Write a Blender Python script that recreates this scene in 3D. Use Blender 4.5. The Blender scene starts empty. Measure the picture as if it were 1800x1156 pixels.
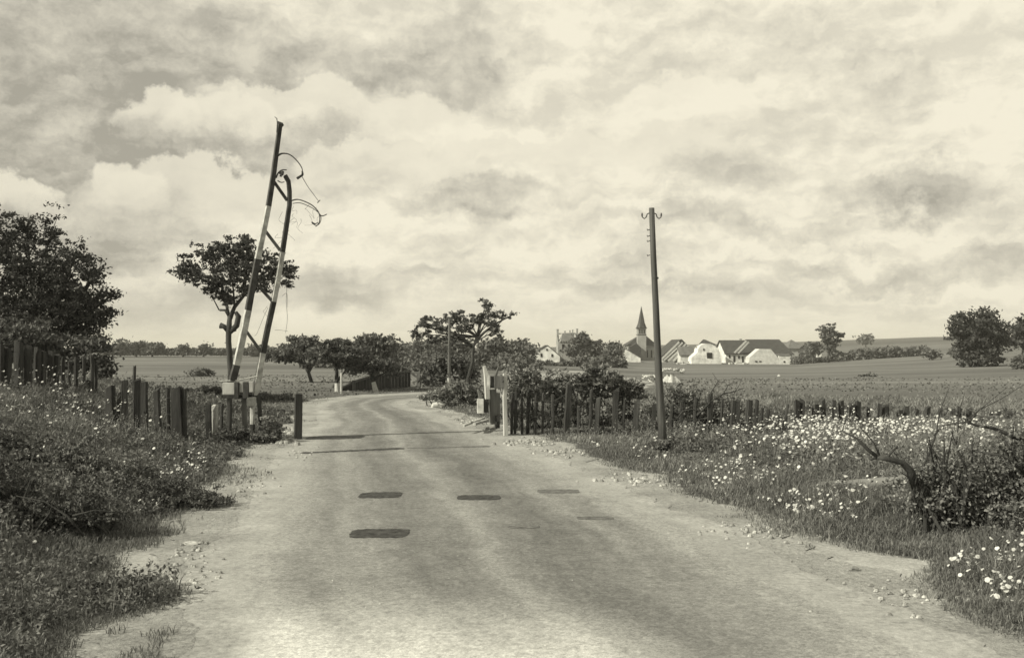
import bpy, math, random
import numpy as np
from mathutils import Vector, Matrix

random.seed(7); RNG = np.random.default_rng(11)
S = bpy.context.scene
COL = S.collection
F, CX, HY, CH = 1750.0, 900.0, 608.0, 2.0          # focal length (px of an 1800 px wide frame), centre column, horizon row, eye height

# ------------------------------------------------------------------ camera
cam = bpy.data.cameras.new("camera"); cam.lens = 35.0; cam.sensor_width = 36.0; cam.clip_start = 0.1; cam.clip_end = 9000
camo = bpy.data.objects.new("camera", cam); COL.objects.link(camo)
camo.location = (0, 0, CH); camo.rotation_euler = (math.radians(90) + math.atan(30 / F), 0, 0)
S.camera = camo
cam.dof.use_dof = False

# ------------------------------------------------------------------ light
SUN_EL = math.radians(35)
TRAVEL = Vector((0.91, 0.415, 0)).normalized()        # where shadows fall
sun = bpy.data.lights.new("sun", 'SUN'); sun.energy = 4.8; sun.angle = math.radians(0.55); sun.color = (1.06, 1.0, 0.83)
suno = bpy.data.objects.new("sun", sun); COL.objects.link(suno)
ldir = Vector((TRAVEL.x * math.cos(SUN_EL), TRAVEL.y * math.cos(SUN_EL), -math.sin(SUN_EL)))
suno.rotation_euler = ldir.to_track_quat('-Z', 'Y').to_euler()
S.view_settings.view_transform = 'Standard'; S.view_settings.look = 'None'
S.view_settings.exposure = 0.0; S.view_settings.gamma = 1.0
S.render.film_transparent = False
S.cycles.filter_width = 1.55
S.cycles.max_bounces = 5; S.cycles.diffuse_bounces = 3; S.cycles.glossy_bounces = 2; S.cycles.transmission_bounces = 3
S.cycles.transparent_max_bounces = 4; S.cycles.volume_bounces = 1

# ------------------------------------------------------------------ node helpers
class NT:
    def __init__(s, tree): s.t = tree; s.n = tree.nodes; s.l = tree.links
    def new(s, typ, **kw):
        nd = s.n.new(typ)
        for k, v in kw.items(): setattr(nd, k, v)
        return nd
    def put(s, sock, v):
        if isinstance(v, bpy.types.NodeSocket): s.l.new(v, sock)
        else: sock.default_value = v
    def math(s, op, a, b=None, c=None, clamp=False):
        nd = s.new('ShaderNodeMath', operation=op, use_clamp=clamp); s.put(nd.inputs[0], a)
        if b is not None: s.put(nd.inputs[1], b)
        if c is not None: s.put(nd.inputs[2], c)
        return nd.outputs[0]
    def vmath(s, op, a, b=None):
        nd = s.new('ShaderNodeVectorMath', operation=op); s.put(nd.inputs[0], a)
        if b is not None: s.put(nd.inputs[1], b)
        return nd.outputs[0]
    def comb(s, x, y, z=0.0):
        nd = s.new('ShaderNodeCombineXYZ'); s.put(nd.inputs[0], x); s.put(nd.inputs[1], y); s.put(nd.inputs[2], z); return nd.outputs[0]
    def sep(s, v):
        nd = s.new('ShaderNodeSeparateXYZ'); s.put(nd.inputs[0], v); return nd.outputs
    def noise(s, vec, scale, detail=4, rough=0.5, dist=0.0, color=False):
        nd = s.new('ShaderNodeTexNoise'); s.put(nd.inputs['Vector'], vec); nd.inputs['Scale'].default_value = scale
        nd.inputs['Detail'].default_value = detail; nd.inputs['Roughness'].default_value = rough; nd.inputs['Distortion'].default_value = dist
        return nd.outputs['Color' if color else 'Fac']
    def rng(s, v, a, b, c=0.0, d=1.0, smooth=True):
        nd = s.new('ShaderNodeMapRange'); nd.interpolation_type = 'SMOOTHSTEP' if smooth else 'LINEAR'
        s.put(nd.inputs[0], v)
        for k, x in zip((1, 2, 3, 4), (a, b, c, d)): s.put(nd.inputs[k], x)
        return nd.outputs[0]
    def mix(s, f, a, b, blend='MIX'):
        nd = s.new('ShaderNodeMix', data_type='RGBA', blend_type=blend); s.put(nd.inputs[0], f); s.put(nd.inputs[6], a); s.put(nd.inputs[7], b)
        return nd.outputs[2]

def grey(v, w=0.0):
    """a near-neutral tone: the print itself is monochrome"""
    return (v * (0.985 + w), v, v * (0.96 - w), 1)

# ------------------------------------------------------------------ sky (world)
def build_world():
    w = bpy.data.worlds.new("World"); S.world = w; w.use_nodes = True
    t = NT(w.node_tree); t.n.clear()
    out = t.new('ShaderNodeOutputWorld'); bg = t.new('ShaderNodeBackground'); t.l.new(bg.outputs[0], out.inputs[0])
    sky = t.new('ShaderNodeTexSky'); sky.sky_type = 'NISHITA'; sky.sun_disc = False
    sky.sun_elevation = SUN_EL; sky.sun_rotation = math.atan2(-TRAVEL.x, -TRAVEL.y)
    bw = t.new('ShaderNodeRGBToBW'); t.l.new(sky.outputs[0], bw.inputs[0])
    tc = t.new('ShaderNodeTexCoord'); g = tc.outputs['Generated']
    x, y, z = t.sep(g)
    az = t.math('ARCTAN2', x, y); el = t.math('ARCSINE', z)
    pl = t.math('ADD', t.math('MAXIMUM', z, 0.0), 0.10)
    plane = t.comb(t.math('DIVIDE', x, pl), t.math('DIVIDE', y, pl), 0.0)      # a flat cloud layer: streaks close up towards the horizon
    ang = t.comb(az, el, 0.0)
    # billowing edges: two scales of turbulence push the picture of each cloud about
    n1 = t.vmath('SUBTRACT', t.noise(ang, 7.0, 7, 0.62, color=True), (0.5, 0.5, 0.5))
    d1 = t.vmath('SCALE', n1); d1.node.inputs['Scale'].default_value = 0.15
    n2 = t.vmath('SUBTRACT', t.noise(ang, 22.0, 6, 0.6, color=True), (0.5, 0.5, 0.5))
    d2 = t.vmath('SCALE', n2); d2.node.inputs['Scale'].default_value = 0.055
    wob = t.vmath('ADD', ang, t.vmath('ADD', d1, d2)); wob2 = t.vmath('ADD', ang, d2)
    def blob(px, py, rx, ry, vec):
        a = math.atan((px - CX) / F); e = math.atan((HY - py) / F * math.cos(a))
        mp = t.new('ShaderNodeMapping', vector_type='TEXTURE'); t.l.new(vec, mp.inputs['Vector'])
        mp.inputs['Location'].default_value = (a, e, 0); mp.inputs['Scale'].default_value = (rx / F, ry / F, 1)
        gr = t.new('ShaderNodeTexGradient', gradient_type='SPHERICAL'); t.l.new(mp.outputs[0], gr.inputs[0])
        return mp.outputs[0], gr.outputs['Fac']
    L = t.math('ADD', t.rng(az, -.30, .25, .770, .805), t.math('MULTIPLY', t.math('SUBTRACT', t.noise(plane, 0.75, 9, 0.66), 0.5), 0.38))
    L = t.math('ADD', L, t.math('MULTIPLY', t.math('SUBTRACT', t.noise(ang, 5.0, 6, 0.60), 0.5), 0.14))
    modu = t.rng(t.noise(wob, 9.0, 7, 0.62), 0.30, 0.66, 0.65, 1.40, smooth=False)
    dk = 0.0
    for px, py, rx, ry, k in SKY_DARK:
        _, f = blob(px, py, rx * 1.25, ry * 1.3, wob)
        dk = t.math('ADD', dk, t.rng(f, 0.0, 0.75, 0.0, k))
    L = t.math('SUBTRACT', L, t.math('MULTIPLY', dk, modu))
    def relief(scale, dz, gain, det, warp):
        q = t.new('ShaderNodeMapping'); t.l.new(warp, q.inputs[0]); q.inputs['Scale'].default_value = (1.0, 1.9, 1); q2 = t.new('ShaderNodeMapping'); t.l.new(warp, q2.inputs[0]); q2.inputs['Scale'].default_value = (1.0, 1.9, 1); q2.inputs['Location'].default_value = (-dz * .7, dz, 0)
        return t.math('MULTIPLY', t.math('SUBTRACT', t.noise(q.outputs[0], scale, det, .62), t.noise(q2.outputs[0], scale, det, .62)), gain)
    fade = t.rng(el, .02, .10, .35, 1.0)
    L = t.math('ADD', L, t.math('MULTIPLY', t.math('MINIMUM', t.math('MAXIMUM', t.math('ADD', relief(5.0, .05, .85, 9, ang), relief(17.0, .016, .50, 7, wob2)), -.11), .13), fade))
    band = t.new('ShaderNodeMapping'); t.l.new(wob2, band.inputs[0]); band.inputs['Scale'].default_value = (1.0, 6.0, 1)
    L = t.math('ADD', L, t.math('MULTIPLY', t.math('MULTIPLY', t.math('SUBTRACT', t.noise(band.outputs[0], 5.0, 8, .62), .5), .80), t.rng(el, .04, .20, 1.0, .25)))
    for px, py, rx, ry, k in SKY_LIT:
        loc, f = blob(px, py, rx, ry, wob if rx > 130 else wob2)
        yy = t.sep(loc)[1]
        m = t.math('MULTIPLY', t.rng(f, 0.0, 0.20, 0.0, .82), t.rng(yy, -0.6, 0.6, 0.0, 1.0))
        # towards white, so that a cloud head hides the grey behind it
        L = t.math('ADD', t.math('MULTIPLY', L, t.math('SUBTRACT', 1.0, m)), t.math('MULTIPLY', m, t.math('ADD', k, t.math('MULTIPLY', t.math('SUBTRACT', t.noise(wob, 16.0, 5, 0.55), 0.5), 0.10))))
    L = t.math('MINIMUM', t.math('MAXIMUM', L, 0.36), 0.86)
    # the cloud deck thins out overhead and behind: plain sky there
    cover = t.math('MULTIPLY', t.rng(el, 0.45, 0.95, 1.0, 0.16), t.rng(y, -0.4, 0.45, 0.40, 1.0))
    base = t.math('MULTIPLY', bw.outputs[0], 0.10)
    lum = t.math('ADD', t.math('MULTIPLY', L, cover), t.math('MULTIPLY', t.math('MINIMUM', base, 0.5), t.math('SUBTRACT', 1.0, cover)))
    col = t.mix(t.rng(L, 0.40, 0.85), (1.06, 1.0, 0.835, 1), (1.065, 1.0, 0.81, 1))
    cc = t.new('ShaderNodeVectorMath', operation='SCALE'); t.l.new(col, cc.inputs[0]); t.l.new(lum, cc.inputs['Scale'])
    t.l.new(cc.outputs[0], bg.inputs[0]); bg.inputs[1].default_value = 1.0
SKY_DARK = [(60, 130, 360, 320, .25), (120, 330, 280, 170, .15), (350, 110, 250, 90, .14), (560, 110, 130, 80, .14), (790, 110, 190, 90, .19),
            (480, 290, 260, 60, .16), (600, 490, 120, 55, .20), (870, 350, 150, 28, .20), (760, 375, 120, 20, .12), (1230, 310, 150, 46, .15),
            (1180, 385, 150, 20, .14), (1610, 345, 190, 32, .25), (1390, 402, 140, 26, .18), (1660, 455, 200, 28, .14), (1250, 484, 330, 20, .16),
            (1700, 300, 200, 30, .04), (250, 545, 230, 62, .20), (400, 420, 200, 30, .10), (640, 520, 90, 24, .12), (1130, 440, 120, 22, .08), (1565, 155, 60, 60, .08),
            (1500, 520, 300, 20, .10), (900, 500, 260, 16, .07), (1280, 70, 220, 70, .05), (1500, 470, 160, 22, .10)]
SKY_LIT = [(285, 215, 75, 60, .82), (390, 225, 120, 60, .80), (530, 215, 140, 80, .81), (360, 372, 250, 84, .79), (225, 345, 70, 60, .80), (735, 232, 110, 66, .81), (1215, 200, 170, 84, .85),
           (30, 362, 75, 55, .83), (1010, 290, 330, 70, .78), (680, 320, 200, 60, .79)]
build_world()

# ------------------------------------------------------------------ picture <-> place
def P(px, py, Y):                                    # the point at depth Y seen at (px, py)
    return Vector(((px - CX) * Y / F, Y, CH + (HY - py) * Y / F))
def wx(px, Y): return (px - CX) * Y / F
def wz(py, Y): return CH + (HY - py) * Y / F

# value noise
_NT = np.random.default_rng(3).random((256, 256))
def vnoise(x, y, s=1.0, o=0):
    x = np.asarray(x, float) / s + 37.1 + o * 17.3; y = np.asarray(y, float) / s + 91.7 + o * 5.9
    xi = np.floor(x).astype(int); yi = np.floor(y).astype(int); fx = x - xi; fy = y - yi
    fx = fx * fx * (3 - 2 * fx); fy = fy * fy * (3 - 2 * fy)
    a = _NT[xi % 256, yi % 256]; b = _NT[(xi + 1) % 256, yi % 256]; c = _NT[xi % 256, (yi + 1) % 256]; d = _NT[(xi + 1) % 256, (yi + 1) % 256]
    return (a * (1 - fx) + b * fx) * (1 - fy) + (c * (1 - fx) + d * fx) * fy
def fbm(x, y, s, o=0, n=4):
    v = 0; a = 0.5
    for k in range(n): v = v + a * vnoise(x, y, s / 2 ** k, o + k); a *= 0.5
    return v / (1 - 0.5 ** n)
def sstep(a, b, x): t = np.clip((x - a) / (b - a), 0, 1); return t * t * (3 - 2 * t)

# road edges: (Y, X) of the left and right margin
EL = [(-40, -2.6), (4, -2.05), (6.4, -2.3), (7.7, -2.65), (8.9, -3.1), (10.5, -3.25), (12.9, -3.7), (15.1, -4.15), (18.2, -4.5), (21, -4.9), (23.5, -5.0), (28, -5.75), (32, -6.6), (35.5, -7.0), (38.5, -6.7), (40.6, -5.6), (42.6, -3.9), (45.2, -1.0), (49, 1.4), (58, 2.4), (70, 1.4), (80, 0.0)]
ER = [(-40, 4.2), (4, 3.85), (6.8, 3.42), (7.9, 3.15), (9.5, 2.85), (11.2, 2.5), (13.4, 2.05), (16.5, 1.38), (19.2, .70), (23.8, -.35), (26.2, -1.05), (28.7, -1.75), (32, -2.75), (34.5, -3.4), (36.3, -3.55), (37.8, -2.9), (39.2, -1.0), (41.6, 1.6), (46, 5.4), (56, 7.4), (69, 6.4), (80, 5.0)]
def resample(pts, n):
    p = np.array([(b, a) for a, b in pts], float)
    d = np.r_[0, np.cumsum(np.hypot(*np.diff(p, axis=0).T))]; t = np.linspace(0, d[-1], n)
    return np.c_[np.interp(t, d, p[:, 0]), np.interp(t, d, p[:, 1])]
def smooth(p, k=3):
    for _ in range(k): p[1:-1] = (p[:-2] + 2 * p[1:-1] + p[2:]) / 4
    return p
NR = 2400
_L = np.array([(b, a) for a, b in EL], float); _R = np.array([(b, a) for a, b in ER], float)
_tk = np.arange(len(EL)); _dk = np.r_[0, np.cumsum(np.hypot(*np.diff((_L + _R) / 2, axis=0).T))]
_tt = np.linspace(0, _dk[-1], NR)
RL = smooth(np.c_[np.interp(_tt, _dk, _L[:, 0]), np.interp(_tt, _dk, _L[:, 1])], 240)
RR = smooth(np.c_[np.interp(_tt, _dk, _R[:, 0]), np.interp(_tt, _dk, _R[:, 1])], 240)
RC = (RL + RR) / 2; RW = np.hypot(*(RR - RL).T) / 2
def road_dist(x, y):
    """signed distance outside the road's margin (negative inside)"""
    x = np.asarray(x, float).ravel(); y = np.asarray(y, float).ravel(); out = np.empty(len(x)); c = RC[::14]; w = RW[::14]
    for i in range(0, len(x), 4000):
        d = np.hypot(x[i:i + 4000, None] - c[None, :, 0], y[i:i + 4000, None] - c[None, :, 1]) - w[None]
        out[i:i + 4000] = d.min(1)
    return out
# terrain heights
_YT = np.array([0, 45, 120, 250, 400, 800, 1200, 2600])
_PT = np.arctan((np.array([-1800, -200, 200, 500, 900, 1200, 1400, 1640, 1800, 2200, 3600]) - CX) / F)
_ZT = np.array([[0] * 11, [0] * 11,
    [-.1, -.2, -.3, -.4, -.5, -1.2, -1.0, -.6, -.2, 1.0, 2],
    [-.5, -.6, -.6, -.8, -1.5, -2.6, -2.6, 0, 2.6, 6, 8],
    [-.7, -.7, -.7, -1, -2, -2.5, -1, 2, 4.5, 9, 10],
    [-1, -1, -1, -1, -1, 0, 2, 7, 9, 13, 14],
    [-1, -1, -1, -1, 0, 3.5, 7, 13, 14, 16, 18],
    [-8] * 11], float)
def height(x, y):
    x = np.asarray(x, float); y = np.asarray(y, float)
    r = np.hypot(x, y); a = np.arctan2(x, y); a = np.clip(np.where(np.abs(a) > 1.2, np.sign(a) * np.maximum(0.0, 1.2 - (np.abs(a) - 1.2)) * 1.0, a), _PT[0], _PT[-1])
    rr = np.clip(r * np.cos(np.clip(a, -1.1, 1.1)) * 1.0, 0, 2600)
    iy = np.clip(np.searchsorted(_YT, rr, side='right') - 1, 0, len(_YT) - 2); fy = (rr - _YT[iy]) / (_YT[iy + 1] - _YT[iy]); fy = fy * fy * (3 - 2 * fy) * .5 + fy * .5
    ia = np.clip(np.searchsorted(_PT, a, side='right') - 1, 0, len(_PT) - 2); fa = (a - _PT[ia]) / (_PT[ia + 1] - _PT[ia])
    z = (_ZT[iy, ia] * (1 - fa) + _ZT[iy, ia + 1] * fa) * (1 - fy) + (_ZT[iy + 1, ia] * (1 - fa) + _ZT[iy + 1, ia + 1] * fa) * fy
    # left-hand bank and small swell on the right verge
    z = z + 1.15 * sstep(-5.3, -11.2, x) * (1 - sstep(23, 34, y)) * sstep(-8, 6, y)
    rd = np.minimum(np.abs(x - np.interp(y, RC[:1380:20, 1], RC[:1380:20, 0])) - 3.2, 6.0)
    off = sstep(0.4, 1.6, rd) * (np.abs(y) < 60)
    z = z + off * (fbm(x, y, 3.0, 5) - .5) * .16 * (y < 40)
    z = z + .14 * sstep(.6, 3.0, rd) * (x > 0) * (1 - sstep(16, 22, y))
    z = z + (fbm(x, y, 60, 9) - .5) * 1.0 * sstep(60, 200, r)
    return z
def hz(x, y): return float(height(np.array([x]), np.array([y]))[0])

# ------------------------------------------------------------------ materials
def material(name, base, var=0.25, scale=3.0, rough=0.9, island=0.0, bump=0.0, bscale=40.0, detail=5, trans=0.0, stretch=None, spec=0.2, w=0.0):
    m = bpy.data.materials.new(name); m.use_nodes = True; t = NT(m.node_tree); b = t.n['Principled BSDF']
    tc = t.new('ShaderNodeTexCoord'); v = tc.outputs['Object']
    if stretch:
        mp = t.new('ShaderNodeMapping'); t.l.new(v, mp.inputs[0]); mp.inputs['Scale'].default_value = stretch; v = mp.outputs[0]
    n = t.noise(v, scale, detail, 0.6)
    k = t.rng(n, 0.3, 0.7, 1 - var, 1 + var, smooth=False)
    if island:
        gm = t.new('ShaderNodeNewGeometry')
        k = t.math('MULTIPLY', k, t.rng(gm.outputs['Random Per Island'], 0, 1, 1 - island, 1 + island, smooth=False))
    c = t.new('ShaderNodeVectorMath', operation='SCALE'); c.inputs[0].default_value = grey(base, w)[:3]; t.l.new(k, c.inputs['Scale'])
    t.l.new(c.outputs[0], b.inputs['Base Color']); b.inputs['Roughness'].default_value = rough; b.inputs['Specular IOR Level'].default_value = spec
    if bump:
        bp = t.new('ShaderNodeBump'); bp.inputs['Strength'].default_value = bump; bp.inputs['Distance'].default_value = 0.02
        t.l.new(t.noise(v, bscale, 4, 0.6), bp.inputs['Height']); t.l.new(bp.outputs[0], b.inputs['Normal'])
    if trans:
        o = t.n['Material Output']; tr = t.new('ShaderNodeBsdfTranslucent'); t.l.new(c.outputs[0], tr.inputs[0])
        mx = t.new('ShaderNodeMixShader'); mx.inputs[0].default_value = trans; t.l.new(b.outputs[0], mx.inputs[1]); t.l.new(tr.outputs[0], mx.inputs[2]); t.l.new(mx.outputs[0], o.inputs[0])
    return m
M = {}
M['weed'] = material('weed_leaves', .165, .45, 1.1, .7, island=.55, trans=.25)
M['weed_dark'] = material('bramble_leaves', .125, .45, 1.3, .7, island=.5, trans=.22)
M['shrub'] = material('shrub_leaves', .24, .4, 1.6, .7, island=.6, trans=.28)
M['grass'] = material('grass_blades', .19, .35, .8, .75, island=.45, trans=.3)
M['straw'] = material('dry_grass', .30, .35, .9, .8, island=.4, trans=.3)
M['petal'] = material('flower_petals', .62, .04, 3, .8, island=.28, trans=.15)
M['leafA'] = material('tree_leaves', .075, .4, 1.2, .65, island=.5, trans=.22)
M['leafB'] = material('orchard_leaves', .13, .4, 1.2, .7, island=.5, trans=.25)
M['leafF'] = material('far_leaves', .145, .35, .3, .9, island=.35, trans=.15)
M['bark'] = material('bark', .060, .4, 6, .95, bump=.6, bscale=30, stretch=(1, 1, .3))
M['whitewash'] = material('whitewashed_bark', .55, .15, 8, .9, bump=.3)
M['oldwood'] = material('tarred_timber', .048, .55, 7, .9, bump=.7, bscale=26, stretch=(1, 1, .12), spec=.3)
M['greywood'] = material('weathered_timber', .15, .45, 6, .9, bump=.6, bscale=24, stretch=(1, 1, .12))
M['palewood'] = material('pale_timber', .50, .25, 5, .85, bump=.4, bscale=24, stretch=(1, 1, .2))
M['pole'] = material('pole_timber', .085, .7, 7, .8, bump=.6, bscale=20, stretch=(1.5, 1.5, .06), spec=.4)
M['paintw'] = material('white_paint', .50, .50, 5, .6, bump=.2, bscale=60, detail=8)
M['paintd'] = material('dark_paint', .05, .7, 5, .55, bump=.2, bscale=60, spec=.4)
M['iron'] = material('rusty_iron', .055, .4, 12, .6, bump=.3, bscale=80, spec=.4)
M['wire'] = material('rusty_wire', .10, .3, 12, .6)
M['plaster'] = material('white_plaster', .74, .38, .8, .9, detail=7)
M['plasterg'] = material('grey_plaster', .34, .25, .6, .9, detail=7)
M['stonew'] = material('pale_rubble_wall', .62, .22, 1.2, .95, detail=8, bump=.6, bscale=3)
M['roof'] = material('dark_roof_tiles', .065, .30, .9, .85, detail=6, stretch=(1, 1, 3))
M['roof2'] = material('weathered_roof_tiles', .15, .30, .9, .85, detail=6)
M['slate'] = material('slate', .040, .25, 1.5, .6, spec=.4)
M['hole'] = material('dark_interior', .012, .2, 2, 1.0)
M['stone'] = material('limestone', .52, .25, 9, .9, bump=.5, bscale=30)
M['gravel'] = material('gravel', .38, .3, 20, .95, island=.35, bump=.4, bscale=40)
M['stake'] = material('stake_timber', .055, .5, 6, .9, bump=.6, bscale=24, stretch=(1, 1, .12))
M['stoned'] = material('dull_stone', .25, .3, 9, .9, bump=.5, bscale=30)
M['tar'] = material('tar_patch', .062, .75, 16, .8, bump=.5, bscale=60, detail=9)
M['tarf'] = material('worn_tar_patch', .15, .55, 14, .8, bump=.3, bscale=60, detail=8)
M['rust'] = material('embedded_rail', .10, .4, 4, .5)
M['boards'] = material('boarding', .055, .45, 2.5, .9, stretch=(6, 6, .3))
M['sand'] = material('sand', .46, .25, 3, .95, bump=.5, bscale=25, detail=8)

def dirt_tone(t, ob):
    a = t.noise(ob, .8, 8, .7); f = t.noise(ob, 18, 6, .75); g = t.noise(ob, 70, 4, .8)
    return t.math('MULTIPLY', t.rng(a, .3, .7, .29, .47), t.math('ADD', t.rng(f, .34, .66, .50, 1.1, smooth=False), t.rng(g, .34, .66, .0, .4, smooth=False)))
def ground_material():
    m = bpy.data.materials.new('meadow_ground'); m.use_nodes = True; t = NT(m.node_tree); b = t.n['Principled BSDF']
    tc = t.new('ShaderNodeTexCoord'); v = tc.outputs['Object']
    ln = t.new('ShaderNodeVectorMath', operation='LENGTH'); t.l.new(v, ln.inputs[0])
    near = t.rng(ln.outputs['Value'], 25, 60, 1, 0)
    a = t.noise(v, .9, 7, .65); c2 = t.noise(v, 9, 6, .7)
    nearc = t.math('ADD', .045, t.math('MULTIPLY', t.math('MULTIPLY', a, c2), .24))
    mp = t.new('ShaderNodeMapping'); t.l.new(v, mp.inputs[0]); mp.inputs['Scale'].default_value = (.012, .05, 0)
    s1 = t.noise(mp.outputs[0], 1.0, 6, .62, .4); s2 = t.noise(v, .22, 7, .7)
    farc = t.math('ADD', .092, t.math('MULTIPLY', t.math('ADD', t.rng(s1, .34, .66), t.math('MULTIPLY', s2, 1.0)), .085))
    mp2 = t.new('ShaderNodeMapping'); t.l.new(v, mp2.inputs[0]); mp2.inputs['Scale'].default_value = (.03, .35, 0)
    ln2 = t.noise(mp2.outputs[0], 1.0, 5, .6)
    farc = t.math('MULTIPLY', farc, t.rng(ln2, .3, .7, .86, 1.16))
    farc = t.math('MULTIPLY', farc, t.rng(ln.outputs['Value'], 430, 760, 1.0, .50))                  # the ridge beyond is woodland and plough
    val = t.math('ADD', t.math('MULTIPLY', nearc, near), t.math('MULTIPLY', farc, t.math('SUBTRACT', 1.0, near)))
    br = t.new('ShaderNodeAttribute'); br.attribute_name = 'bare'; bn = t.rng(t.math('ADD', br.outputs['Fac'], t.math('MULTIPLY', t.math('SUBTRACT', t.noise(v, 7, 6, .75), .5), .9)), .30, .62)
    val = t.math('ADD', t.math('MULTIPLY', val, t.math('SUBTRACT', 1.0, bn)), t.math('MULTIPLY', dirt_tone(t, v), bn))
    c = t.new('ShaderNodeVectorMath', operation='SCALE'); c.inputs[0].default_value = grey(1)[:3]; t.l.new(val, c.inputs['Scale'])
    t.l.new(c.outputs[0], b.inputs['Base Color']); b.inputs['Roughness'].default_value = 1.0; b.inputs['Specular IOR Level'].default_value = .05
    bp = t.new('ShaderNodeBump'); bp.inputs['Strength'].default_value = .6; bp.inputs['Distance'].default_value = .04
    t.l.new(t.noise(v, 6, 6, .7), bp.inputs['Height']); t.l.new(bp.outputs[0], b.inputs['Normal'])
    return m
def road_material():
    m = bpy.data.materials.new('worn_tarred_road'); m.use_nodes = True; t = NT(m.node_tree); b = t.n['Principled BSDF']
    uv = t.new('ShaderNodeUVMap'); uv.uv_map = 'road'; u, v, _ = t.sep(uv.outputs[0])          # u across 0..1, v along in metres
    tc = t.new('ShaderNodeTexCoord'); ob = tc.outputs['Object']
    along = t.comb(t.math('MULTIPLY', u, 7.0), t.math('MULTIPLY', v, .10), 0.0)
    wobu = t.math('ADD', u, t.math('MULTIPLY', t.math('SUBTRACT', t.noise(ob, .35, 3), .5), .12))
    st = t.noise(along, 3.0, 6, .65, .6)                                                        # dragged dust along the traffic
    pt = t.noise(ob, .55, 8, .68, .3); fine = t.noise(ob, 14, 6, .8); grit = t.noise(ob, 110, 3, .8); patch = t.noise(ob, 2.3, 6, .7)
    def band(c, wd): return t.rng(t.math('ABSOLUTE', t.math('SUBTRACT', wobu, c)), 0, wd, 1, 0)
    edge = t.rng(t.math('ABSOLUTE', t.math('SUBTRACT', wobu, .5)), .27, .47, 0, 1)
    k = t.math('ADD', .250, t.math('MULTIPLY', t.math('SUBTRACT', st, .5), .20))
    k = t.math('ADD', k, t.math('MULTIPLY', edge, .15))
    for c, wd, a in ((.25, .05, .05), (.50, .045, .065), (.30, .02, .03), (.74, .03, .025), (.39, .12, -.045), (.635, .13, -.065), (.12, .05, .03), (.85, .05, .03)):
        k = t.math('ADD', k, t.math('MULTIPLY', band(c, wd), a))
    k = t.math('ADD', k, t.math('MULTIPLY', t.math('SUBTRACT', pt, .5), .16))
    k = t.math('ADD', k, t.math('MULTIPLY', t.math('SUBTRACT', patch, .5), .16))
    k = t.math('ADD', k, t.math('MULTIPLY', t.rng(t.math('ADD', v, t.math('MULTIPLY', t.math('SUBTRACT', patch, .5), 2.0)), 5.4, 8.6, .50, 0.0), t.rng(wobu, .40, .66, 1.0, .12)))                 # near-left road dust, paled further: bottom-edge lens brightening painted into its colour
    k = t.math('MULTIPLY', k, t.math('ADD', t.rng(fine, .34, .66, .60, 1.05, smooth=False), t.rng(grit, .38, .62, -.05, .40, smooth=False)))
    sp = t.new('ShaderNodeTexVoronoi'); t.l.new(ob, sp.inputs['Vector']); sp.inputs['Scale'].default_value = 42.0; sp.inputs['Randomness'].default_value = 1.0
    bwv = t.new('ShaderNodeRGBToBW'); t.l.new(sp.outputs['Color'], bwv.inputs[0])
    k = t.math('MULTIPLY', k, t.math('ADD', .80, t.math('MULTIPLY', bwv.outputs[0], .40)))
    em = t.rng(t.math('ADD', t.math('ABSOLUTE', t.math('SUBTRACT', u, .5)), t.math('MULTIPLY', t.math('SUBTRACT', t.noise(ob, 3.0, 7, .75), .5), .12)), .38, .465)
    k = t.math('ADD', t.math('MULTIPLY', k, t.math('SUBTRACT', 1.0, em)), t.math('MULTIPLY', dirt_tone(t, ob), em))
    c = t.new('ShaderNodeVectorMath', operation='SCALE'); c.inputs[0].default_value = grey(1)[:3]; t.l.new(k, c.inputs['Scale'])
    t.l.new(c.outputs[0], b.inputs['Base Color']); b.inputs['Roughness'].default_value = .95; b.inputs['Specular IOR Level'].default_value = .12
    bp = t.new('ShaderNodeBump'); bp.inputs['Strength'].default_value = .55; bp.inputs['Distance'].default_value = .012
    t.l.new(t.math('ADD', fine, t.math('MULTIPLY', grit, .5)), bp.inputs['Height']); t.l.new(bp.outputs[0], b.inputs['Normal'])
    return m
def dirt_material():
    m = bpy.data.materials.new('dusty_gravel'); m.use_nodes = True; t = NT(m.node_tree); b = t.n['Principled BSDF']
    tc = t.new('ShaderNodeTexCoord'); ob = tc.outputs['Object']
    a = t.noise(ob, .8, 8, .7); f = t.noise(ob, 18, 6, .75); g = t.noise(ob, 70, 4, .8)
    k = dirt_tone(t, ob)
    c = t.new('ShaderNodeVectorMath', operation='SCALE'); c.inputs[0].default_value = grey(1)[:3]; t.l.new(k, c.inputs['Scale'])
    t.l.new(c.outputs[0], b.inputs['Base Color']); b.inputs['Roughness'].default_value = .98; b.inputs['Specular IOR Level'].default_value = .1
    bp = t.new('ShaderNodeBump'); bp.inputs['Strength'].default_value = .9; bp.inputs['Distance'].default_value = .03
    t.l.new(t.math('ADD', f, t.math('MULTIPLY', g, .4)), bp.inputs['Height']); t.l.new(bp.outputs[0], b.inputs['Normal'])
    return m
M['ground'] = ground_material(); M['road'] = road_material(); M['dirt'] = dirt_material()

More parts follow.
